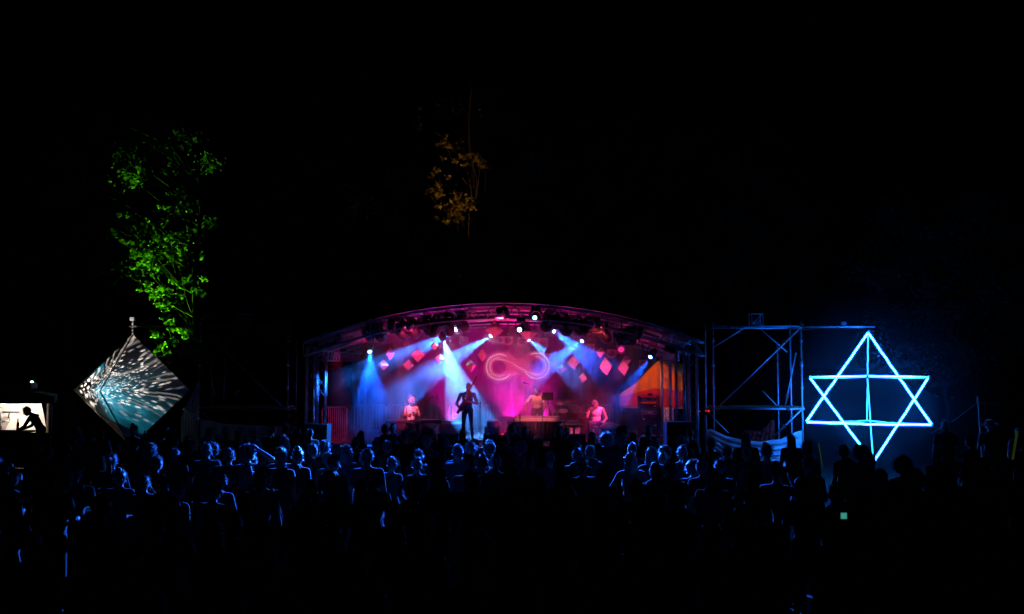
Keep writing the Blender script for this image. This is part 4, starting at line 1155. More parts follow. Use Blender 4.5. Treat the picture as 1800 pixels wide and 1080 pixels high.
cymbal(985, 706, 30.3, .2, 22); cymbal(999, 704, 30.4, .2, 15); cymbal(1010, 716, 30.0, .19, 12); cymbal(975, 722, 29.9, .17, 5); cymbal(977, 724, 29.9, .17, 5)
sh = thing('shaker_rack', 'low cluster of shiny percussion at the table corner', 'percussion', (colx(992, 28.3), 28.3, SZ))
MB().tube((0, 0, 0), (0, 0, .55), .015).build('post', M['chrome'], sh, local=True)
for k in range(9):
    a = k * 1.3; MB().lathe([(0.0001, .03), (.03, .02), (.045, -.02), (.05, -.03)], (.11 * math.cos(a), .11 * math.sin(a), .12 + .05 * k), Quaternion((1, 0, 0), R(30 * math.sin(k * 2))), 12).build('bell', M['brass'], sh, local=True, smooth=True)
# wide dark cymbal-like tray drum and the hand drum
gz = P(1009, 747, 28.5)
gg = thing('tray_drum', 'wide shallow dark gong drum lying left of the percussionist', 'drum', (gz.x, gz.y, SZ))
MB().lathe([(0.0001, .10), (.1, .09), (.3, .03), (.34, 0), (.3, -.04), (0.0001, -.09)], gz, None, 28).build('shell', M['brass'], gg, smooth=True)
MB().tube((gz.x, gz.y, SZ), (gz.x, gz.y, gz.z - .07), .03).build('post', M['black'], gg)
hz = P(1073, 752, 28.45)
hp = thing('hand_drum', 'domed steel hand drum glowing pink in front of the percussionist', 'drum', (hz.x, hz.y, SZ))
MB().lathe([(0.0001, .15), (.06, .15), (.1, .135), (.2, .1), (.3, .03), (.31, 0), (.28, -.04), (.12, -.11), (0.0001, -.12)], hz, Quaternion((1, 0, 0), R(8)), 30).build('shell', M['darksteel'], hp, smooth=True)
for k in range(3):
    a = R(30 + 120 * k); MB().tube((hz.x + .05 * math.cos(a), hz.y + .05 * math.sin(a), hz.z - .1), (hz.x + .22 * math.cos(a), hz.y + .22 * math.sin(a), SZ), .014).build('leg', M['chrome'], hp)

# ------------------------------------------------------------------ scaffolds
def coupler(mb, p): mb.box(p, (.085, .085, .085))
def scaffold(label, A, mir=False, star=True):
    """A maps photo columns of the right tower onto this one"""
    F, Bk = 28.0, 29.1
    X = lambda px: colx(px, F) if not mir else A - colx(px, F)
    c0 = Vector(((X(1253) + X(1408)) / 2, F, 0))
    t = thing('scaffold_tower', label, 'scaffold', c0, 'scaffold towers beside the stage')
    Z = lambda y: P(1300, y, F).z
    W = lambda px, y, Y=F: Vector((X(px), Y, Z(y)))
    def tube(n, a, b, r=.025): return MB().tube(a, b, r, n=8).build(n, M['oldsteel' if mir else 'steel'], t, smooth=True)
    for px in (1253, 1408):
        for Y in (F, Bk):
            a = W(px, 566, Y); tube('standard', (a.x, Y, .03), a)
            MB().box((a.x, Y, .015), (.15, .15, .03)).build('base_plate', M['steel'], t)
    for y in (574, 719):
        for Y in (F - .05, Bk + .05): tube('ledger', W(1251, y, Y), W(1411, y, Y))
        for px in (1253, 1408): tube('transom', W(px, y + 2, F - .06), W(px, y + 2, Bk + .06))
    tube('ledger', W(1251, 806, F - .05), W(1411, 806, F - .05))
    tube('diagonal', W(1412, 570, F - .1), W(1262, 714, F - .1))
    tube('diagonal', W(1253, 611, F - .1), W(1310, 575, F - .1), .02)
    tube('diagonal', W(1355, 575, Bk + .1), W(1404, 618, Bk + .1), .02)
    tube('diagonal', W(1350, 772, F - .1), W(1405, 720, F - .1))
    tube('diagonal', W(1250, 722, Bk), W(1293, 766, Bk), .018)
    tube('diagonal', W(1347, 688, F + .5), W(1373, 716, F + .5), .018)
    tube('diagonal', W(1404, 620, F + .3), W(1388, 716, F + .6), .02)
    tube('middle_post', W(1381, 600, Bk - .2), (X(1381), Bk - .2, .05), .022)
    for k, (Y0, Y1) in enumerate(((F + .06, F + .36), (F + .39, F + .69), (F + .72, F + 1.02))):
        a, b = W(1256, 716, (Y0 + Y1) / 2), W(1405, 716, (Y0 + Y1) / 2)
        MB().box((a + b) / 2 + Vector((0, 0, .0)), (abs(b.x - a.x), Y1 - Y0, .045)).build('deck_board', M['wood'], t)
    for px, y, Y in ((1280, 574, F - .05), (1376, 601, F - .1), (1408, 634, F), (1381, 634, Bk - .2), (1382, 719, F - .05), (1374, 749, F - .1), (1253, 593, F), (1390, 697, F + .5), (1250, 731, F)):
        mb = MB(); mb.tube(W(px, y - 3.0, Y), W(px, y + 2.5, Y), .036, n=8) if px in (1408, 1381, 1253, 1250) else coupler(mb, W(px, y, Y))
        mb.build('red_coupler', M['redtape'], t)
    for px in (1253, 1408):
        for y in (570, 600, 643, 682, 716): 
            mb = MB(); mb.tube(W(px, y, F) + Vector((0, 0, -.03)), W(px, y, F) + Vector((0, 0, .03)), .045, n=8); mb.build('rosette', M['steel'], t)
    tube('outrigger', W(1405, 574.5, F - .12), W(1536, 574.5, F - .12), .026)
    # lamp frame cube on top
    cf = thing('lamp_frame', 'small cube-shaped tube frame standing on top of the %s scaffold' % ('unlit' if mir else 'sheet-hung'), 'frame', W(1334, 571.5, F + .3))
    s = .16
    for x_ in (-s, s):
        for y_ in (-s, s): MB().tube((x_, y_, 0), (x_, y_, .34), .012).build('upright', M['steel'], cf, local=True)
    for z_ in (.02, .33):
        for q_ in ((-s, -s, s, -s), (s, -s, s, s), (s, s, -s, s), (-s, s, -s, -s)): MB().tube((q_[0], q_[1], z_), (q_[2], q_[3], z_), .012).build('rail', M['steel'], cf, local=True)
    MB().tube((-s, -s, .02), (s, -s, .33), .01).build('brace', M['steel'], cf, local=True)
    MB().lathe([(0.0001, .26), (.09, .24), (.1, .1), (.06, .05), (0.0001, .05)], (0, 0, 0), None, 12).build('lamp_body', M['black'], cf, local=True, smooth=True)
    tube('frame_rail', W(1318, 572, F + .3), W(1350, 572, F + .3), .02)
    return t, W
sc1, W1 = scaffold('sheet-hung steel scaffold tower carrying the blue light star', 0)
AL = colx(352, 28.0) + colx(1408, 28.0)
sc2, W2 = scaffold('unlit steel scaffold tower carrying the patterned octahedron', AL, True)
bx_ = thing('clamp_lamp', 'tiny clamp lamp on the outrigger above the star', 'lamp', W1(1481, 571.8, 27.88))
MB().box((0, 0, .045), (.13, .1, .09)).build('body', M['paleknit'], bx_, local=True, bevel=.01)
MB().box((0, 0, -.005), (.04, .06, .03)).build('clamp', M['steel'], bx_, local=True)
rl = thing('red_indicator_box', 'small box with red indicator lights beside the scaffold', 'box', P(1238, 728, 27.9))
MB().box((0, .05, .02), (.3, .08, .12)).build('case', M['black'], rl, local=True)
MB().tube((0, .05, -.04), (0, .05, -1.77), .02).build('post', M['black'], rl, local=True)
for px, r_ in ((1230, .014), (1241, .016), (1246, .022)):
    MB().lathe([(0.0001, .02), (r_, .01), (r_, 0)], P(px, 723, 27.9) + Vector((0, 0.005, -.0)), Quaternion((1, 0, 0), R(90)), 8).build('indicator', M['red_led'], rl)
# drapes
def drape(name, label, curve, bottom, Y, folds, mt, n=110, nz=10, amp=.07, skew=0.0):
    vs = []; fs = []
    x0 = curve[0][0]; x1 = curve[-1][0]
    for j in range(nz + 1):
        t = j / nz
        for i in range(n + 1):
            px = x0 + (x1 - x0) * i / n
            yt = ip(px, curve); yb = ip(px, bottom)
            p = P(px, yt + (yb - yt) * t, Y + skew * (i / n))
            f = math.sin(t * folds * 6.283 + 2.2 * (i / n) + 1.1 * math.sin(i / n * 5)) + .5 * math.sin(i / n * 40 + t * 3)
            p.y += amp * f * min(1, .25 + 3 * (i / n) * (1 - i / n))
            vs.append(p)
    for j in range(nz):
        for i in range(n):
            a = j * (n + 1) + i; fs.append((a, a + 1, a + n + 2, a + n + 1))
    return tag(MB().add(vs, fs).build(name, mt, smooth=True), label, 'sheet')
drape('white_sheet', 'white sheet slung in folds across the foot of the sheet-hung scaffold', [(1243, 756), (1250, 754), (1275, 766), (1310, 775), (1340, 777), (1375, 772), (1398, 760), (1410, 757)], [(1243, 770), (1255, 800), (1285, 822), (1340, 830), (1411, 826)], 27.6, 5.5, M['whitecloth'], amp=.075, nz=44, skew=1.5)
drape('red_cloth', 'dark red cloth hanging inside the sheet-hung scaffold', [(1312, 757), (1340, 758), (1356, 740), (1362, 738)], [(1312, 772), (1340, 776), (1362, 772)], 29.6, 1.5, M['redcloth'], amp=.04)
drape('grey_side_sheet', 'greyish sheet hanging from a corner of the unlit scaffold', [(318, 735), (330, 705), (350, 668)], [(318, 815), (335, 822), (351, 830)], 27.85, 1.2, M['whitecloth'], amp=.03)
drape('grey_front_sheet', 'dim sheet stretched along the foot of the unlit scaffold', [(352, 737), (400, 746), (450, 748), (496, 750)], [(352, 828), (496, 832)], 27.8, 1.0, M['whitecloth'], amp=.05)

# ------------------------------------------------------------------ light star: two crossed tetrahedra of LED tube
sy = 27.88
V = {}
V['A'] = P(1526, 585, sy)
V['a1'] = P(1417, 742, sy - .75); V['a2'] = P(1638, 747, sy - .75); V['a3'] = P(1524, 739.5, sy + 1.9)
V['B'] = P(1535, 813, sy)
V['b1'] = P(1423.5, 664, sy + .75); V['b2'] = P(1632, 664, sy + .75); V['b3'] = P(1524.5, 662.5, sy - 1.6)
star = thing('light_star', 'glowing blue light-tube star of two crossed tetrahedra hanging from the outrigger', 'light sculpture', V['B'])
for a, b in (('A', 'a1'), ('A', 'a2'), ('A', 'a3'), ('a1', 'a2'), ('a2', 'a3'), ('a3', 'a1'), ('B', 'b1'), ('B', 'b2'), ('B', 'b3'), ('b1', 'b2'), ('b2', 'b3'), ('b3', 'b1')):
    dm_ = 'a3' in (a, b) or 'b3' in (a, b)
    p, q_ = V[a], V[b]; n = 14; pts = []
    bow = Vector((0, 0, .035 if {a, b} == {'b1', 'b2'} else -.02)) if abs(p.z - q_.z) < .3 else Vector((0, 0, 0))
    for k in range(n + 1):
        t = k / n; w = math.sin(t * PI)
        pts.append(p.lerp(q_, t) + bow * w + Vector((noise.noise(Vector((k * 1.7, p.x, q_.z))), noise.noise(Vector((k * 1.3, q_.x, 3))), noise.noise(Vector((k, p.z, 9))))) * (.022 * w))
    lt = MB().path(pts, .02 if not dm_ else .018, 8).build('light_tube', M['led_blue2' if dm_ else 'led_blue'], star, smooth=True)
    if not dm_: MB().path(pts, .05, 10).build('sleeve', M['led_sleeve'], lt, smooth=True)  # added shell imitating the halo round the tube
MB().tube(V['A'] + Vector((0, 0, .0)), W1(1527, 574.5, 27.88), .006, n=4).build('rope', M['rope'], star)
for k_, p_ in V.items(): MB().lathe([(.02, -.05), (.03, -.02), (.03, .03), (.02, .05)], p_, Quaternion((1, 0, 0), R(35)), 8).build('tape_joint', M['paleknit'], star, smooth=True)
MB().path([V['A'] + Vector((0, .03, .02)), V['A'] + Vector((-.1, .05, .12)), W1(1516, 577, 27.9), W1(1480, 579, 27.9), W1(1440, 577, 27.9), W1(1412, 580, 27.95)], .008, 5).build('feed_cable', M['black'], star)

# ------------------------------------------------------------------ patterned octahedron
oc = P(231, 686, 27.88); orad = 108 * 27.88 / FPX; oh = 97.5 * 27.88 / FPX
okt = thing('fabric_octahedron', 'large fabric octahedron with projected dots and turquoise pattern hanging on a chain', 'light sculpture', oc - Vector((0, 0, oh)))
phi = math.atan2(-49, -96)
import_dirs = [Vector((-96 / 108, -49 / 108, 0)), Vector((-49 / 108, 96 / 108, 0)), Vector((96 / 108, 49 / 108, 0)), Vector((49 / 108, -96 / 108, 0))]
# columns seen: left -96, front -49 (towards the viewer), right +97
vd = Vector((oc.x, oc.y, 0)).normalized(); vr = Vector((vd.y, -vd.x, 0))
E = [oc + (vr * a + vd * b) * orad for a, b in ((-.889, .454), (-.454, -.889), (.889, -.454), (.454, .889))]
TOP = oc + Vector((0, 0, oh)); BOT = oc - Vector((0, 0, oh))
for i in range(4):
    a, b = E[i], E[(i + 1) % 4]
    for ap in (TOP, BOT):
        n = 12; vs = []; idx = {}; fs = []
        nrm = (a - ap).cross(b - ap).normalized()
        if nrm.dot(oc - a) < 0: nrm = -nrm
        for r0 in range(n + 1):
            for c0 in range(r0 + 1):
                u_ = r0 / n; v_ = c0 / max(1, r0)
                p = ap.lerp(a.lerp(b, v_), u_); bary = min(1 - u_, u_ * v_, u_ * (1 - v_)) * 3
                idx[(r0, c0)] = len(vs); vs.append(p + nrm * (.05 * bary + .006))
        for r0 in range(n):
            for c0 in range(r0 + 1):
                fs.append((idx[(r0, c0)], idx[(r0 + 1, c0)], idx[(r0 + 1, c0 + 1)]))
                if c0 < r0: fs.append((idx[(r0, c0)], idx[(r0 + 1, c0 + 1)], idx[(r0, c0 + 1)]))
        MB().add(vs, fs).build('fabric_panel', M['lantern'], okt, smooth=True)
    for p, q_ in ((TOP, a), (a, BOT), (a, b)): 
        if (p, q_) == (a, b): continue
        MB().tube(p, q_, .013, n=6).build('edge_rod', M['lanternrod'], okt)
ctop = P(233, 563, 27.88)
for k in range(9):
    t = k / 9; c = TOP.lerp(ctop, (k + .5) / 9)
    MB().lathe([(.018, -.02), (.026, 0), (.018, .02)], c, Quaternion((1, 0, 0), R(90 * (k % 2))), 8).build('chain_link', M['steel'], okt)
MB().box(ctop + Vector((0, 0, .03)), (.12, .12, .1)).build('hook_block', M['steel'], okt, bevel=.01)
# white tube built in place of projector light spilling past it
stk = tag(MB().tube(P(323, 718, 27.4), P(349, 738, 27.35), .045, .06, 10).build('white_pole', M['whiteshirt'], smooth=True), 'short white tube sticking out beside the grey side sheet', 'pole')

# ------------------------------------------------------------------ booth with projector
ty = 25.0
bt = thing('booth_tent', 'dark roofed booth tent with bright white rear wall at the crowd edge', 'tent', (colx(20, ty), ty, 0))
byf, byb = 24.0, 26.6; bx0, bx1 = colx(-150, ty), colx(94, byf); bxb = colx(94, byb)
zf = P(50, 697, byf).z
fl = .72
MB().box(((bx0 + bx1) / 2, (byf + byb) / 2, fl - .05), (bx1 - bx0, byb - byf, .1)).build('floor', M['deck'], bt)
wavy_cloth(MB(), (bx0, byf - .04, 0), (bx1, byf - .04, 0), fl - .02, .03, .03, 14, 100).build('floor_skirt', M['tentdark'], bt, smooth=True)
for x, y in ((bx0 + .05, byf + .05), (bx0 + .05, byb - .05), (bx1 - .03, byf + .05), (bxb - .03, byb - .05)): MB().tube((x, y, 0), (x, y, zf), .03).build('post', M['black'], bt)
apx = Vector(((bx0 + bx1) / 2, (byf + byb) / 2, zf + .3))
rf = MB(); cs = [Vector((bx0 - .1, byf - .1, zf)), Vector((bx1 + .1, byf - .1, zf)), Vector((bxb + .1, byb + .1, zf)), Vector((bx0 - .1, byb + .1, zf))]
for i in range(4): rf.add([cs[i], cs[(i + 1) % 4], apx], [(0, 1, 2)])
rf.build('roof', M['tentdark'], bt)
for i in range(4):
    d0, d1 = cs[i], cs[(i + 1) % 4]; v_ = MB(); wavy_cloth(v_, (d0.x, d0.y, 0), (d1.x, d1.y, 0), zf + .01, zf - .17, .015, 6, 50, 2); v_.build('valance', M['tentdark'], bt, smooth=True)
wx1 = colx(88, byb)
ww = MB(); vs = []; fs = []; n = 60
for j in range(13):
    t = j / 12
    for i in range(n + 1):
        s = i / n
        xr = wx1 - .18 * (1 - t) ** 2 + .05 * t; x = bx0 + (xr - bx0) * s
        vs.append((x, byb - .12 + .03 * math.sin(s * 26 + t * 2) * s + .05 * math.sin(t * 5 + s * 30) * max(0, s - .85) * 6, zf - .02 + (fl - zf + .03) * t))
for j in range(12):
    for i in range(n): a = j * (n + 1) + i; fs.append((a, a + 1, a + n + 2, a + n + 1))
ww.add(vs, fs).build('rear_wall', M['tentwhite'], bt, smooth=True)
sw_ = MB(); wavy_cloth(sw_, (bx1 - .02, byf + .1, 0), (bxb - .02, byb - .2, 0), zf - .05, .05, .04, 7, 60); sw_.build('side_curtain', M['tentdark'], bt, smooth=True)
MB().tube((bx0, byb - .2, P(20, 723.5, byb).z), (colx(45, byb), byb - .2, P(20, 723.5, byb).z), .012).build('wall_rail', M['darksteel'], bt)
MB().tube((colx(10, byb), byb - .22, zf), (colx(10, byb), byb - .22, fl), .014).build('wall_rail', M['darksteel'], bt)
# lamp hung inside, behind the valance
lpz_ = Vector((colx(20, 25.4), 25.3, zf - .02))
il = thing('booth_lamp', 'hooded lamp hung under the booth roof lighting its rear wall', 'lamp', lpz_)
MB().lathe([(.03, .12), (.05, .1), (.12, 0)], (0, 0, 0), None, 14).build('shade', M['black'], il, local=True, smooth=True)
MB().ell((0, 0, .02), (.04, .04, .05), None, 10, 8).build('bulb', M['bulb'], il, local=True)
MB().tube((0, 0, .12), (0, 0, .5), .006, n=4).build('cord', M['black'], il, local=True)
spot('lamp_light', lpz_ + Vector((0, 0, -.03)), lpz_ + Vector((-.1, 1.3, -.75)), 270, (1, .80, .66), 70, .6, .06, il)
# table and things
tt = P(30, 757, 24.6).z
tbl = thing('booth_table', 'work table with pale cloth edge inside the booth', 'table', (colx(15, 24.6), 24.6, fl))
tq0, tq1 = bx0 + .3, colx(62, 24.5)
MB().box(((tq0 + tq1) / 2, 24.6, tt - .02), (tq1 - tq0, .6, .04)).build('tabletop', M['wood'], tbl)
_sk = MB(); wavy_cloth(_sk, (tq0, 24.27, 0), (tq1 + .8, 24.27, 0), tt - .03, fl + .01, .015, 12, 80); _sk.build('table_skirt', M['tentdark'], tbl, smooth=True)  # dark cloth added so the space below the table stays dark
for x in (tq0 + .05, tq1 - .05):
    for y in (24.35, 24.85): MB().tube((x, y, fl), (x, y, tt - .04), .02).build('leg', M['steel'], tbl)
MB().box(((tq0 + tq1) / 2, 24.5, fl + (tt - fl) * .72), (tq1 - tq0 - .1, .35, .02)).build('shelf', M['ivory'], tbl)
sv = thing('side_shelf', 'low white counter strip in front of the booth table', 'counter', (colx(45, 24.15), 24.15, fl))
MB().box((0, 0, P(45, 771, 24.15).z - fl), (.62, .18, .03)).build('top', M['ivory'], sv, local=True)
for s in (-.28, .28): MB().tube((s, 0, 0), (s, 0, P(45, 771, 24.15).z - fl), .015).build('leg', M['steel'], sv, local=True)
dl = thing('skeletal_lamp', 'spindly translucent desk gadget standing on the booth table', 'gadget', (colx(12, 24.6), 24.6, tt))
for k in range(5): MB().path([(-.1 + .03 * k, 0, 0), (-.08 + .035 * k, 0, .12), (-.06 + .045 * k, .02, .25), (.0 + .03 * k, 0, .34)], .008, 5).build('rod', M['wood'], dl, local=True)
MB().tube((.09, 0, .3), (.12, 0, .42), .015).build('tip', M['black'], dl, local=True)
btl = thing('bottle', 'slim pale bottle on the booth table', 'bottle', (colx(36, 24.55), 24.55, tt))
MB().lathe([(0.0001, 0), (.032, 0), (.034, .16), (.014, .22), (.013, .28), (0.0001, .28)], (0, 0, 0), None, 12).build('glass', M['paleknit'], btl, local=True, smooth=True)
MB().lathe([(.015, .27), (.015, .29), (0.0001, .29)], (0, 0, 0), None, 10).build('cap', M['black'], btl, local=True)
bb = thing('blue_folder', 'flat blue folder lying on the booth table', 'folder', (colx(20, 24.4), 24.42, tt + .001))
M['bluecover'] = mat('blue_cover', (.03, .08, .5), .5)
MB().box((0, 0, .012), (.16, .2, .024)).build('cover', M['bluecover'], bb, local=True)
# the person working in the booth, bent over the table, side on
Jp = dict(pel=(0, 0, .95), chest=(0, .16, 1.20), neck=(0, .27, 1.34), head=(0, .38, 1.42), shL=(-.18, .20, 1.29), shR=(.18, .20, 1.29), elL=(-.2, .34, 1.04), elR=(.2, .34, 1.04), wrL=(-.12, .55, .93), wrR=(.12, .53, .95),
          hipL=(-.09, 0, .91), hipR=(.09, 0, .91), knL=(-.11, .04, .5), knR=(.11, .02, .5), anL=(-.12, -.02, .085), anR=(.12, -.04, .085), headq=Quaternion((1, 0, 0), R(-30)))
performer(Vector((colx(77, 24.75), 24.75, fl)), R(90), Jp, 'person bent over the booth table, dark against the white wall', hair_mesh('short', 61), MATS, 'long', voxel=.011)
Jq = dict(Jp); Jq['headq'] = Quaternion((1, 0, 0), R(-10))
performer(Vector((colx(-16, 24.9), 25.35, fl)), R(-70), stand(1.72, armL='fold'), 'second person at the booth, half cut off behind the table', hair_mesh('short', 62), MATS, 'long', voxel=.012)
# projector
pj = P(55, 678, 23.95)
pr = thing('video_projector', 'video projector with bright lens mounted over the booth front', 'projector', pj - Vector((0, 0, .12)))
MB().box(pj + Vector((-.02, -.18, .0)), (.36, .34, .15)).build('housing', M['black'], pr, bevel=.02)
MB().box(pj + Vector((0, -.1, -.16)), (.5, .5, .02)).build('tray', M['wood'], pr)
MB().tube(pj + Vector((-.05, -.2, -.16)), Vector((pj.x - .05, byf - .12, zf - .1)), .02).build('bracket', M['steel'], pr)
tgt = oc + Vector((0, 0, .02)); d = (tgt - pj).normalized(); q = d.to_track_quat('Z', 'Y')
lz = MB().lathe([(.045, -.05), (.05, 0), (.05, .08), (.042, .08)], pj, q, 14).build('lens_barrel', M['black'], pr, smooth=True)
MB().ell(pj + Vector((.02, -.02, .085)), (.035, .02, .022), None, 10, 8).build('lens_glow', M['lens_proj'], lz, smooth=True)  # glowing blob added on the viewer's side; the real lens faces away
po = spot('projection', pj + d * .1, tgt, 1500, (1, 1, 1), 30, .0, .004, pr)
PRO = po

# the projected picture: dots, tendrils and a turquoise cone, in the projector's own light
def gobo(light):
    light.use_nodes = True; nt = light.node_tree; nt.nodes.clear(); L = nt.links.new
    N_ = lambda t: nt.nodes.new(t)
    def math_(op, a, b=None, c=None, clamp=False):
        n = N_("ShaderNodeMath"); n.operation = op; n.use_clamp = clamp
        for i, v in enumerate((a, b, c)):
            if v is None: continue
            if isinstance(v, (int, float)): n.inputs[i].default_value = v
            else: L(v, n.inputs[i])
        return n.outputs[0]
    def sstep(v, e0, e1):
        n = N_("ShaderNodeMapRange"); n.interpolation_type = 'SMOOTHSTEP'
        n.inputs[1].default_value = e0; n.inputs[2].default_value = e1
        L(v, n.inputs[0]); return n.outputs[0]
    tc = N_("ShaderNodeTexCoord"); sp = N_("ShaderNodeSeparateXYZ"); L(tc.outputs["Normal"], sp.inputs[0])
    az = math_('ABSOLUTE', sp.outputs[2])
    K = GK                      # picture half-width -> 1
    sgn = math_('SIGN', sp.outputs[2])
    u = math_('MULTIPLY', math_('DIVIDE', sp.outputs[0], sp.outputs[2]), -K)
    v = math_('MULTIPLY', math_('DIVIDE', sp.outputs[1], sp.outputs[2]), -K)
    cb = N_("ShaderNodeCombineXYZ"); L(u, cb.inputs[0]); L(v, cb.inputs[1])
    ub = u; u = math_('SUBTRACT', u, .2)
    v2 = math_('SUBTRACT', v, 0.12)
    rr = math_('SQRT', math_('ADD', math_('MULTIPLY', u, u), math_('MULTIPLY', v2, v2)))
    th = math_('ARCTAN2', v2, u)
    nz = N_("ShaderNodeTexNoise"); nz.inputs["Scale"].default_value = 4.5; nz.inputs["Detail"].default_value = 3; L(cb.outputs[0], nz.inputs["Vector"])
    n0 = math_('SUBTRACT', nz.outputs["Fac"], .5)
    # speckle that grows outwards along the rays
    lr = math_('LOGARITHM', math_('ADD', rr, .06), 2.718)
    pc = N_("ShaderNodeCombineXYZ"); L(math_('MULTIPLY', th, 3.4), pc.inputs[0]); L(math_('MULTIPLY', lr, 4.6), pc.inputs[1])
    vo = N_("ShaderNodeTexVoronoi"); vo.inputs["Scale"].default_value = 2.4; L(pc.outputs[0], vo.inputs["Vector"])
    dots = math_('SUBTRACT', 1.0, sstep(vo.outputs["Distance"], .16, .42))
    nz2 = N_("ShaderNodeTexNoise"); nz2.inputs["Scale"].default_value = 9; nz2.inputs["Detail"].default_value = 5; L(cb.outputs[0], nz2.inputs["Vector"])
    ringm = math_('MULTIPLY', math_('SUBTRACT', 1.0, sstep(rr, .50, .80)), math_('ADD', .3, math_('MULTIPLY', sstep(nz2.outputs["Fac"], .36, .6), .8)))
    dots = math_('MULTIPLY', dots, ringm)
    # wavering tendrils outside
    wv = math_('SINE', math_('ADD', math_('MULTIPLY', th, 11.0), math_('ADD', math_('MULTIPLY', n0, 5.0), math_('MULTIPLY', math_('SINE', math_('MULTIPLY', rr, 8.0)), .9))))
    ten = math_('MULTIPLY', math_('SUBTRACT', 1.0, sstep(math_('ABSOLUTE', math_('SUBTRACT', wv, .55)), .08, .38)), math_('MULTIPLY', sstep(rr, .36, .5), sstep(v, -.55, -.25)))
    ten = math_('MULTIPLY', ten, math_('ADD', .4, sstep(rr, .6, .95)))
    # rings near the top
    v3 = math_('SUBTRACT', v, .60); r3 = math_('SQRT', math_('ADD', math_('MULTIPLY', u, u), math_('MULTIPLY', v3, v3)))
    ring = math_('SUBTRACT', 1.0, sstep(math_('ABSOLUTE', math_('SUBTRACT', math_('ADD', r3, math_('MULTIPLY', n0, .08)), .27)), .01, .045))
    # big dots on the left
    vb = N_("ShaderNodeTexVoronoi"); vb.inputs["Scale"].default_value = 9.5; L(cb.outputs[0], vb.inputs["Vector"])
    big = math_('MULTIPLY', math_('SUBTRACT', 1.0, sstep(vb.outputs["Distance"], .22, .36)), math_('SUBTRACT', 1.0, sstep(ub, -.55, -.40)))
    big = math_('MULTIPLY', big, math_('SUBTRACT', 1.0, sstep(math_('ABSOLUTE', math_('SUBTRACT', v, .08)), .2, .42)))
    white = math_('ADD', math_('ADD', math_('MULTIPLY', dots, 1.7), math_('MULTIPLY', ten, .8)), math_('ADD', math_('MULTIPLY', ring, .28), math_('MULTIPLY', big, 3.5)))
    haze_ = math_('MULTIPLY', math_('SUBTRACT', 1.0, sstep(rr, .4, .8)), .015)
    white = math_('ADD', white, haze_)
    # turquoise body: cone from the middle to the lower tip
    vq = math_('ADD', v, .30)
    body = math_('EXPONENT', math_('MULTIPLY', math_('ADD', math_('MULTIPLY', math_('MULTIPLY', u, u), 7.0), math_('MULTIPLY', math_('MULTIPLY', vq, vq), 5.0)), -1.0))
    body = math_('MULTIPLY', math_('MULTIPLY', body, 1.5), math_('MULTIPLY', sstep(v, -.93, -.86), math_('ADD', .5, math_('MULTIPLY', sstep(nz2.outputs["Fac"], .3, .7), .7))))
    streak = math_('MULTIPLY', sstep(math_('SINE', math_('ADD', math_('MULTIPLY', u, 38), math_('MULTIPLY', n0, 5))), .3, 1.0), .35)
    body = math_('MULTIPLY', body, math_('ADD', .8, streak))
    upc = math_('MULTIPLY', math_('SUBTRACT', 1.0, sstep(ub, -.5, -.35)), math_('MULTIPLY', sstep(v, .12, .25), sstep(nz.outputs["Fac"], .5, .6)))
    body = math_('ADD', math_('MULTIPLY', body, .62), math_('MULTIPLY', upc, .5))
    mask = math_('SUBTRACT', 1.0, sstep(math_('ADD', math_('ABSOLUTE', ub), math_('ABSOLUTE', v)), 1.0, 1.03))
    strip = math_('MULTIPLY', math_('SUBTRACT', 1.0, sstep(math_('ABSOLUTE', ub), .05, .07)), sstep(v, .9, .95))
    mask = math_('MAXIMUM', mask, strip); white = math_('ADD', white, math_('MULTIPLY', strip, .5))
    cw = N_("ShaderNodeVectorMath"); cw.operation = 'SCALE'; cw.inputs[0].default_value = (1.0, .86, .76); L(white, cw.inputs["Scale"])
    cc = N_("ShaderNodeVectorMath"); cc.operation = 'SCALE'; cc.inputs[0].default_value = (.02, .42, .60); L(body, cc.inputs["Scale"])
    ad = N_("ShaderNodeVectorMath"); ad.operation = 'ADD'; L(cw.outputs[0], ad.inputs[0]); L(cc.outputs[0], ad.inputs[1])
    mk = N_("ShaderNodeVectorMath"); mk.operation = 'SCALE'; L(ad.outputs[0], mk.inputs[0]); L(mask, mk.inputs["Scale"])
    em = N_("ShaderNodeEmission"); em.inputs[1].default_value = 1.0; L(mk.outputs[0], em.inputs[0])
    out = N_("ShaderNodeOutputLight"); L(em.outputs[0], out.inputs[0])
dist_ = (oc - pj).length
GK = dist_ / (oh * 1.04)
gobo(PRO.data)

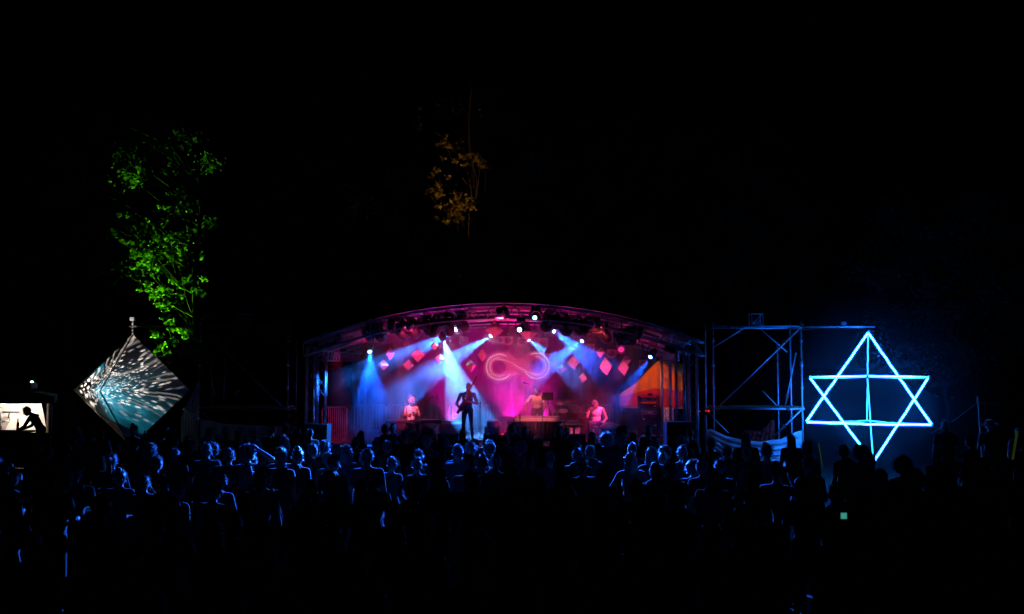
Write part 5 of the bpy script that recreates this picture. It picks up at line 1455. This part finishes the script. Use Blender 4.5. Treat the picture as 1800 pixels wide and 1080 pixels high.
# ------------------------------------------------------------------ trees
def leaf_tree(px, Y, height, label, leafm, clumps, nleaf, leafs, trunk_r=.22, crown=None, seed=1, nrand=60, lean=0.0, first=3.0):
    r_ = random.Random(seed)
    x = colx(px, Y)
    t = thing('leafy_tree', label, 'tree', (x, Y, 0), 'trees behind the festival ground')
    pts = [Vector((x + lean * (z / height) ** 2 + .25 * noise.noise(Vector((z * .25, seed, 0))), Y + .25 * noise.noise(Vector((z * .25, 0, seed))), z)) for z in np.linspace(-.1, height * .93, 16)]
    MB().path(pts, [trunk_r * (1 - .9 * (i / 15)) + (.12 * trunk_r if i < 2 else 0) for i in range(16)], 9).build('trunk', M['bark'], t, smooth=True)
    cl = []
    for p, r in clumps:                      # small dense sprays with gaps between them
        for k in range(5):
            cl.append((Vector(p) + Vector((r_.gauss(0, .42), r_.gauss(0, .5), r_.gauss(0, .38))) * r, r * r_.uniform(.22, .48)))
    main = len(cl)
    cx, cy_, cz, rx, rz = crown
    for k in range(nrand):
        while True:
            a = Vector((r_.uniform(-1, 1), r_.uniform(-1, 1), r_.uniform(-1, 1)))
            if .3 < a.length < 1: break
        cl.append((Vector((cx + a.x * rx, cy_ + a.y * rx * .8, cz + a.z * rz)), r_.uniform(.5, 1.0)))
    br = MB()
    for ci, (c, r) in enumerate(cl):
        if ci < main and ci % 5: continue
        z0 = max(first, min(c.z - .8 - .25 * (Vector((c.x - x, c.y - Y, 0))).length, height * .9))
        i = max(0, min(14, int(z0 / (height * .93) * 15))); b = pts[i]
        md = b.lerp(c, .5) + Vector((r_.uniform(-.3, .3), r_.uniform(-.3, .3), r_.uniform(0, .4)))
        br.path([b, b.lerp(md, .5) - Vector((0, 0, .12)), md, md.lerp(c, .5) + Vector((0, 0, .1)), c], [.03, .022, .014, .009, .004], 5)
    br.build('limbs', M['bark'], t)
    per = max(8, nleaf // len(cl)); lv = []; lf = []
    for c, r in cl:
        for k in range(int(per * (r / .75) ** 2 * (1.0 if r > .45 else 2.2)) + 12):
            while True:
                a = Vector((r_.gauss(0, .42), r_.gauss(0, .42), r_.gauss(0, .30)))
                if a.length < 1.25: break
            p = c + a * r; s = leafs * r_.uniform(.6, 1.25)
            q = Quaternion((r_.gauss(0, 1), r_.gauss(0, 1), r_.gauss(0, 1), r_.gauss(0, 1))).normalized()
            o = len(lv)
            for w in ((0, -1, 0), (.55, -.1, .12), (0, 1, 0), (-.55, -.1, .12)): lv.append(p + q @ (Vector(w) * s))
            lf += [(o, o + 1, o + 2), (o, o + 2, o + 3)]
    cr = MB(); cr.v = lv; cr.f = lf; cr.mi = [0] * len(lf)
    cr.build('crown', leafm, t)["kind"] = 'stuff'
    return t
GY = 36.0
gcl = []
for px, py, r in [(185, 205, .28), (178, 215, .3), (240, 308, .35), (232, 322, .3), (250, 300, .25), (160, 332, .35), (185, 325, .3), (290, 365, .5), (312, 345, .45), (300, 385, .5), (285, 400, .5), (262, 430, .5), (300, 420, .5), (240, 440, .4), (225, 428, .4), (255, 465, .45), (272, 478, .4),
                  (300, 455, .5), (315, 500, .5), (285, 505, .5), (265, 515, .4), (290, 540, .45), (300, 525, .45), (288, 553, .3), (325, 470, .5), (352, 515, .35), (345, 460, .4), (340, 500, .4), (361, 556, .18), (220, 380, .35), (200, 405, .35), (185, 418, .35), (330, 410, .4), (310, 300, .5), (275, 260, .5),
                  (300, 580, .5), (320, 600, .5), (290, 620, .5), (315, 630, .45), (270, 590, .4), (340, 620, .4)]:
    gcl.append((P(px, py, GY - .6 + rng.uniform(-.7, .7)), r))
leaf_tree(346, GY, 13.5, 'tall broadleaf tree lit green behind the patterned octahedron', M['leaf'], gcl, 26000, .085, .17, (colx(230, GY + 1.0), GY + 1.2, 9.4, 3.0, 3.6), 3, 26)
leaf_tree(120, 40, 14.5, 'tall dark broadleaf tree behind the lit booth', M['leaf3'], [], 14000, .12, .25, (colx(120, 40), 40, 9.5, 4.2, 4.6), 5, 90)
ocl = []
OY = 43.0
for px, py, r in [(733, 208, .3), (730, 222, .3), (790, 255, .45), (805, 270, .6), (825, 280, .6), (845, 285, .6), (862, 290, .5), (770, 310, .4), (768, 340, .5), (800, 345, .5), (800, 372, .5), (785, 380, .35), (820, 365, .5), (808, 380, .35), (812, 492, .3), (795, 485, .2)]:
    ocl.append((P(px, py, OY - 1.5 + rng.uniform(-.6, .6)), r))
leaf_tree(830, OY, 17.5, 'tall tree behind the stage with a few amber-lit leaf clusters', M['leaf2'], ocl, 20000, .10, .28, (colx(840, OY + 2), OY + 3.2, 11.0, 4.4, 5.0), 8, 80)
leaf_tree(1650, 34.5, 10.2, 'broad tree faintly lit teal behind the blue light star', M['leaf3'], [(P(px, py, 33.4), r) for px, py, r in [(1558, 572, .3), (1575, 580, .25), (1590, 585, .3), (1567, 615, .4), (1600, 470, .5), (1520, 490, .5), (1610, 400, .5), (1635, 535, .5), (1680, 545, .5), (1685, 610, .5)]], 20000, .095, .2, (colx(1660, 34.5), 34.8, 6.0, 2.9, 3.7), 12, 90)
leaf_tree(1010, 47, 16, 'dark tree standing behind the right half of the stage', M['leaf3'], [], 9000, .15, .25, (colx(1040, 47), 47, 10.5, 4.5, 4.6), 15, 70)
leaf_tree(1290, 45, 15, 'dark tree far behind the sheet-hung scaffold', M['leaf3'], [], 9000, .15, .25, (colx(1290, 45), 45, 9.5, 4.5, 4.6), 17, 70)
leaf_tree(520, 46, 16, 'dark tree standing between the green-lit tree and the stage', M['leaf3'], [], 9000, .15, .25, (colx(520, 46), 46, 10, 4.2, 4.8), 19, 70)
floor_lamp(262, 37.6, P(298, 435, 35.4), 16000, (.20, 1.0, .02), 17, 'green flood lamp on the ground at the foot of the green-lit tree', 0.02, 'lens_green')
floor_lamp(835, 38.0, P(805, 325, 41.5), 6000, (1, .42, .05), 8, 'amber flood lamp on the ground behind the stage', 0.02, 'lens_amber')

# ------------------------------------------------------------------ poles, rope and small lights at the right
def pole(px, y0, Y, label, lean=0.0, h=None):
    a = P(px, y0, Y); t = thing('wooden_pole', label, 'pole', (a.x + lean, Y, 0), 'poles right of the star')
    MB().tube((a.x + lean, Y, 0), a, .03, .024, 7).build('shaft', M['wood'], t)
    MB().lathe([(.034, -.05), (.036, 0), (.034, .05)], a - Vector((0, 0, .12)), None, 8).build('rope_wrap', M['rope'], t)
pole(1719, 697, 26.0, 'leaning wooden pole with a rope right of the star', .1)
pole(1810, 700, 27.0, 'second wooden pole holding the far end of the rope')
tag(MB().path([P(1636, 763, 25.2), P(1680, 737, 25.6), P(1718, 708, 26.0)], .012, 5).build('guy_rope', M['rope']), 'taut guy rope slanting down from the leaning pole', 'rope')
tag(MB().path([P(1720, 708, 26.0), P(1765, 712, 26.5), P(1809, 705, 27.0)], .01, 5).build('slack_rope', M['rope']), 'slack rope strung between the two wooden poles', 'rope')
def stick(p0, p1, m, label, r=.008):
    t = thing('glow_stick', label, 'glow stick', p0, 'glow sticks held in the crowd')
    MB().tube(p0, p1, r, n=7).build('tube', m, t); MB().lathe([(r * 1.4, -.01), (r * 1.4, .01), (0.0001, .012)], p1, (Vector(p1) - Vector(p0)).to_track_quat('Z', 'Y'), 8).build('cap', M['black'], t)
stick(P(1446, 823, 17.4), P(1439, 779, 17.4), M['glow'], 'thin green glow stick held up beside the sheet')
stick(P(1780, 808, 17.2), P(1788, 757, 17.3), M['glowy'], 'yellow-green glow stick at the far right of the crowd', .02)
ph = thing('mobile_phone', 'mobile phone with small teal screen held up in the dark crowd', 'phone', P(1483, 907, 10.2))
MB().box((0, 0, 0), (.075, .01, .075)).build('body', M['black'], ph, local=True, bevel=.004)
MB().box((0, -.006, 0), (.062, .003, .062)).build('screen', M['phone'], ph, local=True)

# ------------------------------------------------------------------ stage smoke, and glow smoke added round the star
def smoke_mat():
    m = volume('stage_smoke', SMOKE, (.92, .92, .94), .35); nt = m.node_tree; L = nt.links.new
    v = [n for n in nt.nodes if n.type == 'PRINCIPLED_VOLUME'][0]
    tc = nt.nodes.new("ShaderNodeTexCoord"); sp = nt.nodes.new("ShaderNodeSeparateXYZ"); L(tc.outputs["Object"], sp.inputs[0])
    nz = nt.nodes.new("ShaderNodeTexNoise"); nz.inputs["Scale"].default_value = 1.35; nz.inputs["Detail"].default_value = 3; L(tc.outputs["Object"], nz.inputs["Vector"])
    def ramp(src, a, b, lo=0.0, hi=1.0):
        n = nt.nodes.new("ShaderNodeMapRange"); n.interpolation_type = 'SMOOTHSTEP'
        for i, q in enumerate((a, b, lo, hi)): n.inputs[i + 1].default_value = q
        L(src, n.inputs[0]); return n.outputs[0]
    def mul(a, b):
        n = nt.nodes.new("ShaderNodeMath"); n.operation = 'MULTIPLY'
        for i, q in enumerate((a, b)):
            if isinstance(q, float): n.inputs[i].default_value = q
            else: L(q, n.inputs[i])
        return n.outputs[0]
    f = mul(ramp(nz.outputs["Fac"], .34, .66, .12, 1.9), SMOKE)
    f = mul(f, ramp(sp.outputs[1], 26.9, 28.2, .0, 1.0))
    f = mul(f, ramp(sp.outputs[0], -5.3, -4.2, .0, 1.0))
    f = mul(f, ramp(sp.outputs[0], 4.2, 1.2, .12, 1.0))
    L(f, v.inputs["Density"])
    return m
sb = MB().box((CX - .0, 30.3, 2.72), (SX1 - SX0 - .3, 6.9, 3.3))
smk = sb.build('stage_smoke', smoke_mat()); smk["kind"] = "stuff"
tag(smk, 'stage smoke hanging under the arched roof', 'smoke')
def star_glow_mat():  # smoke put round the star only to give its tubes a halo
    m = volume('drifting_smoke', GLOW_SMOKE, (.9, .92, .95), .86); nt = m.node_tree; L = nt.links.new
    v = [n for n in nt.nodes if n.type == 'PRINCIPLED_VOLUME'][0]
    tc = nt.nodes.new("ShaderNodeTexCoord")
    mp = nt.nodes.new("ShaderNodeVectorMath"); mp.operation = 'MULTIPLY'; mp.inputs[1].default_value = (1 / 4.2, 1 / 3.0, 1 / 3.6); L(tc.outputs["Object"], mp.inputs[0])
    ln = nt.nodes.new("ShaderNodeVectorMath"); ln.operation = 'LENGTH'; L(mp.outputs[0], ln.inputs[0])
    n = nt.nodes.new("ShaderNodeMapRange"); n.interpolation_type = 'SMOOTHSTEP'
    for i, q in enumerate((1.0, .45, 0.0, GLOW_SMOKE)): n.inputs[i + 1].default_value = q
    L(ln.outputs["Value"], n.inputs[0]); L(n.outputs[0], v.inputs["Density"])
    return m
sc_ = P(1526, 690, sy - 2.2)
ds = MB().ell((0, 0, 0), (4.25, 3.05, 3.65), None, 24, 14).build('drifting_smoke', star_glow_mat()); ds.location = sc_
ds["kind"] = "stuff"; tag(ds, 'thin smoke drifting round the glowing blue star', 'smoke')
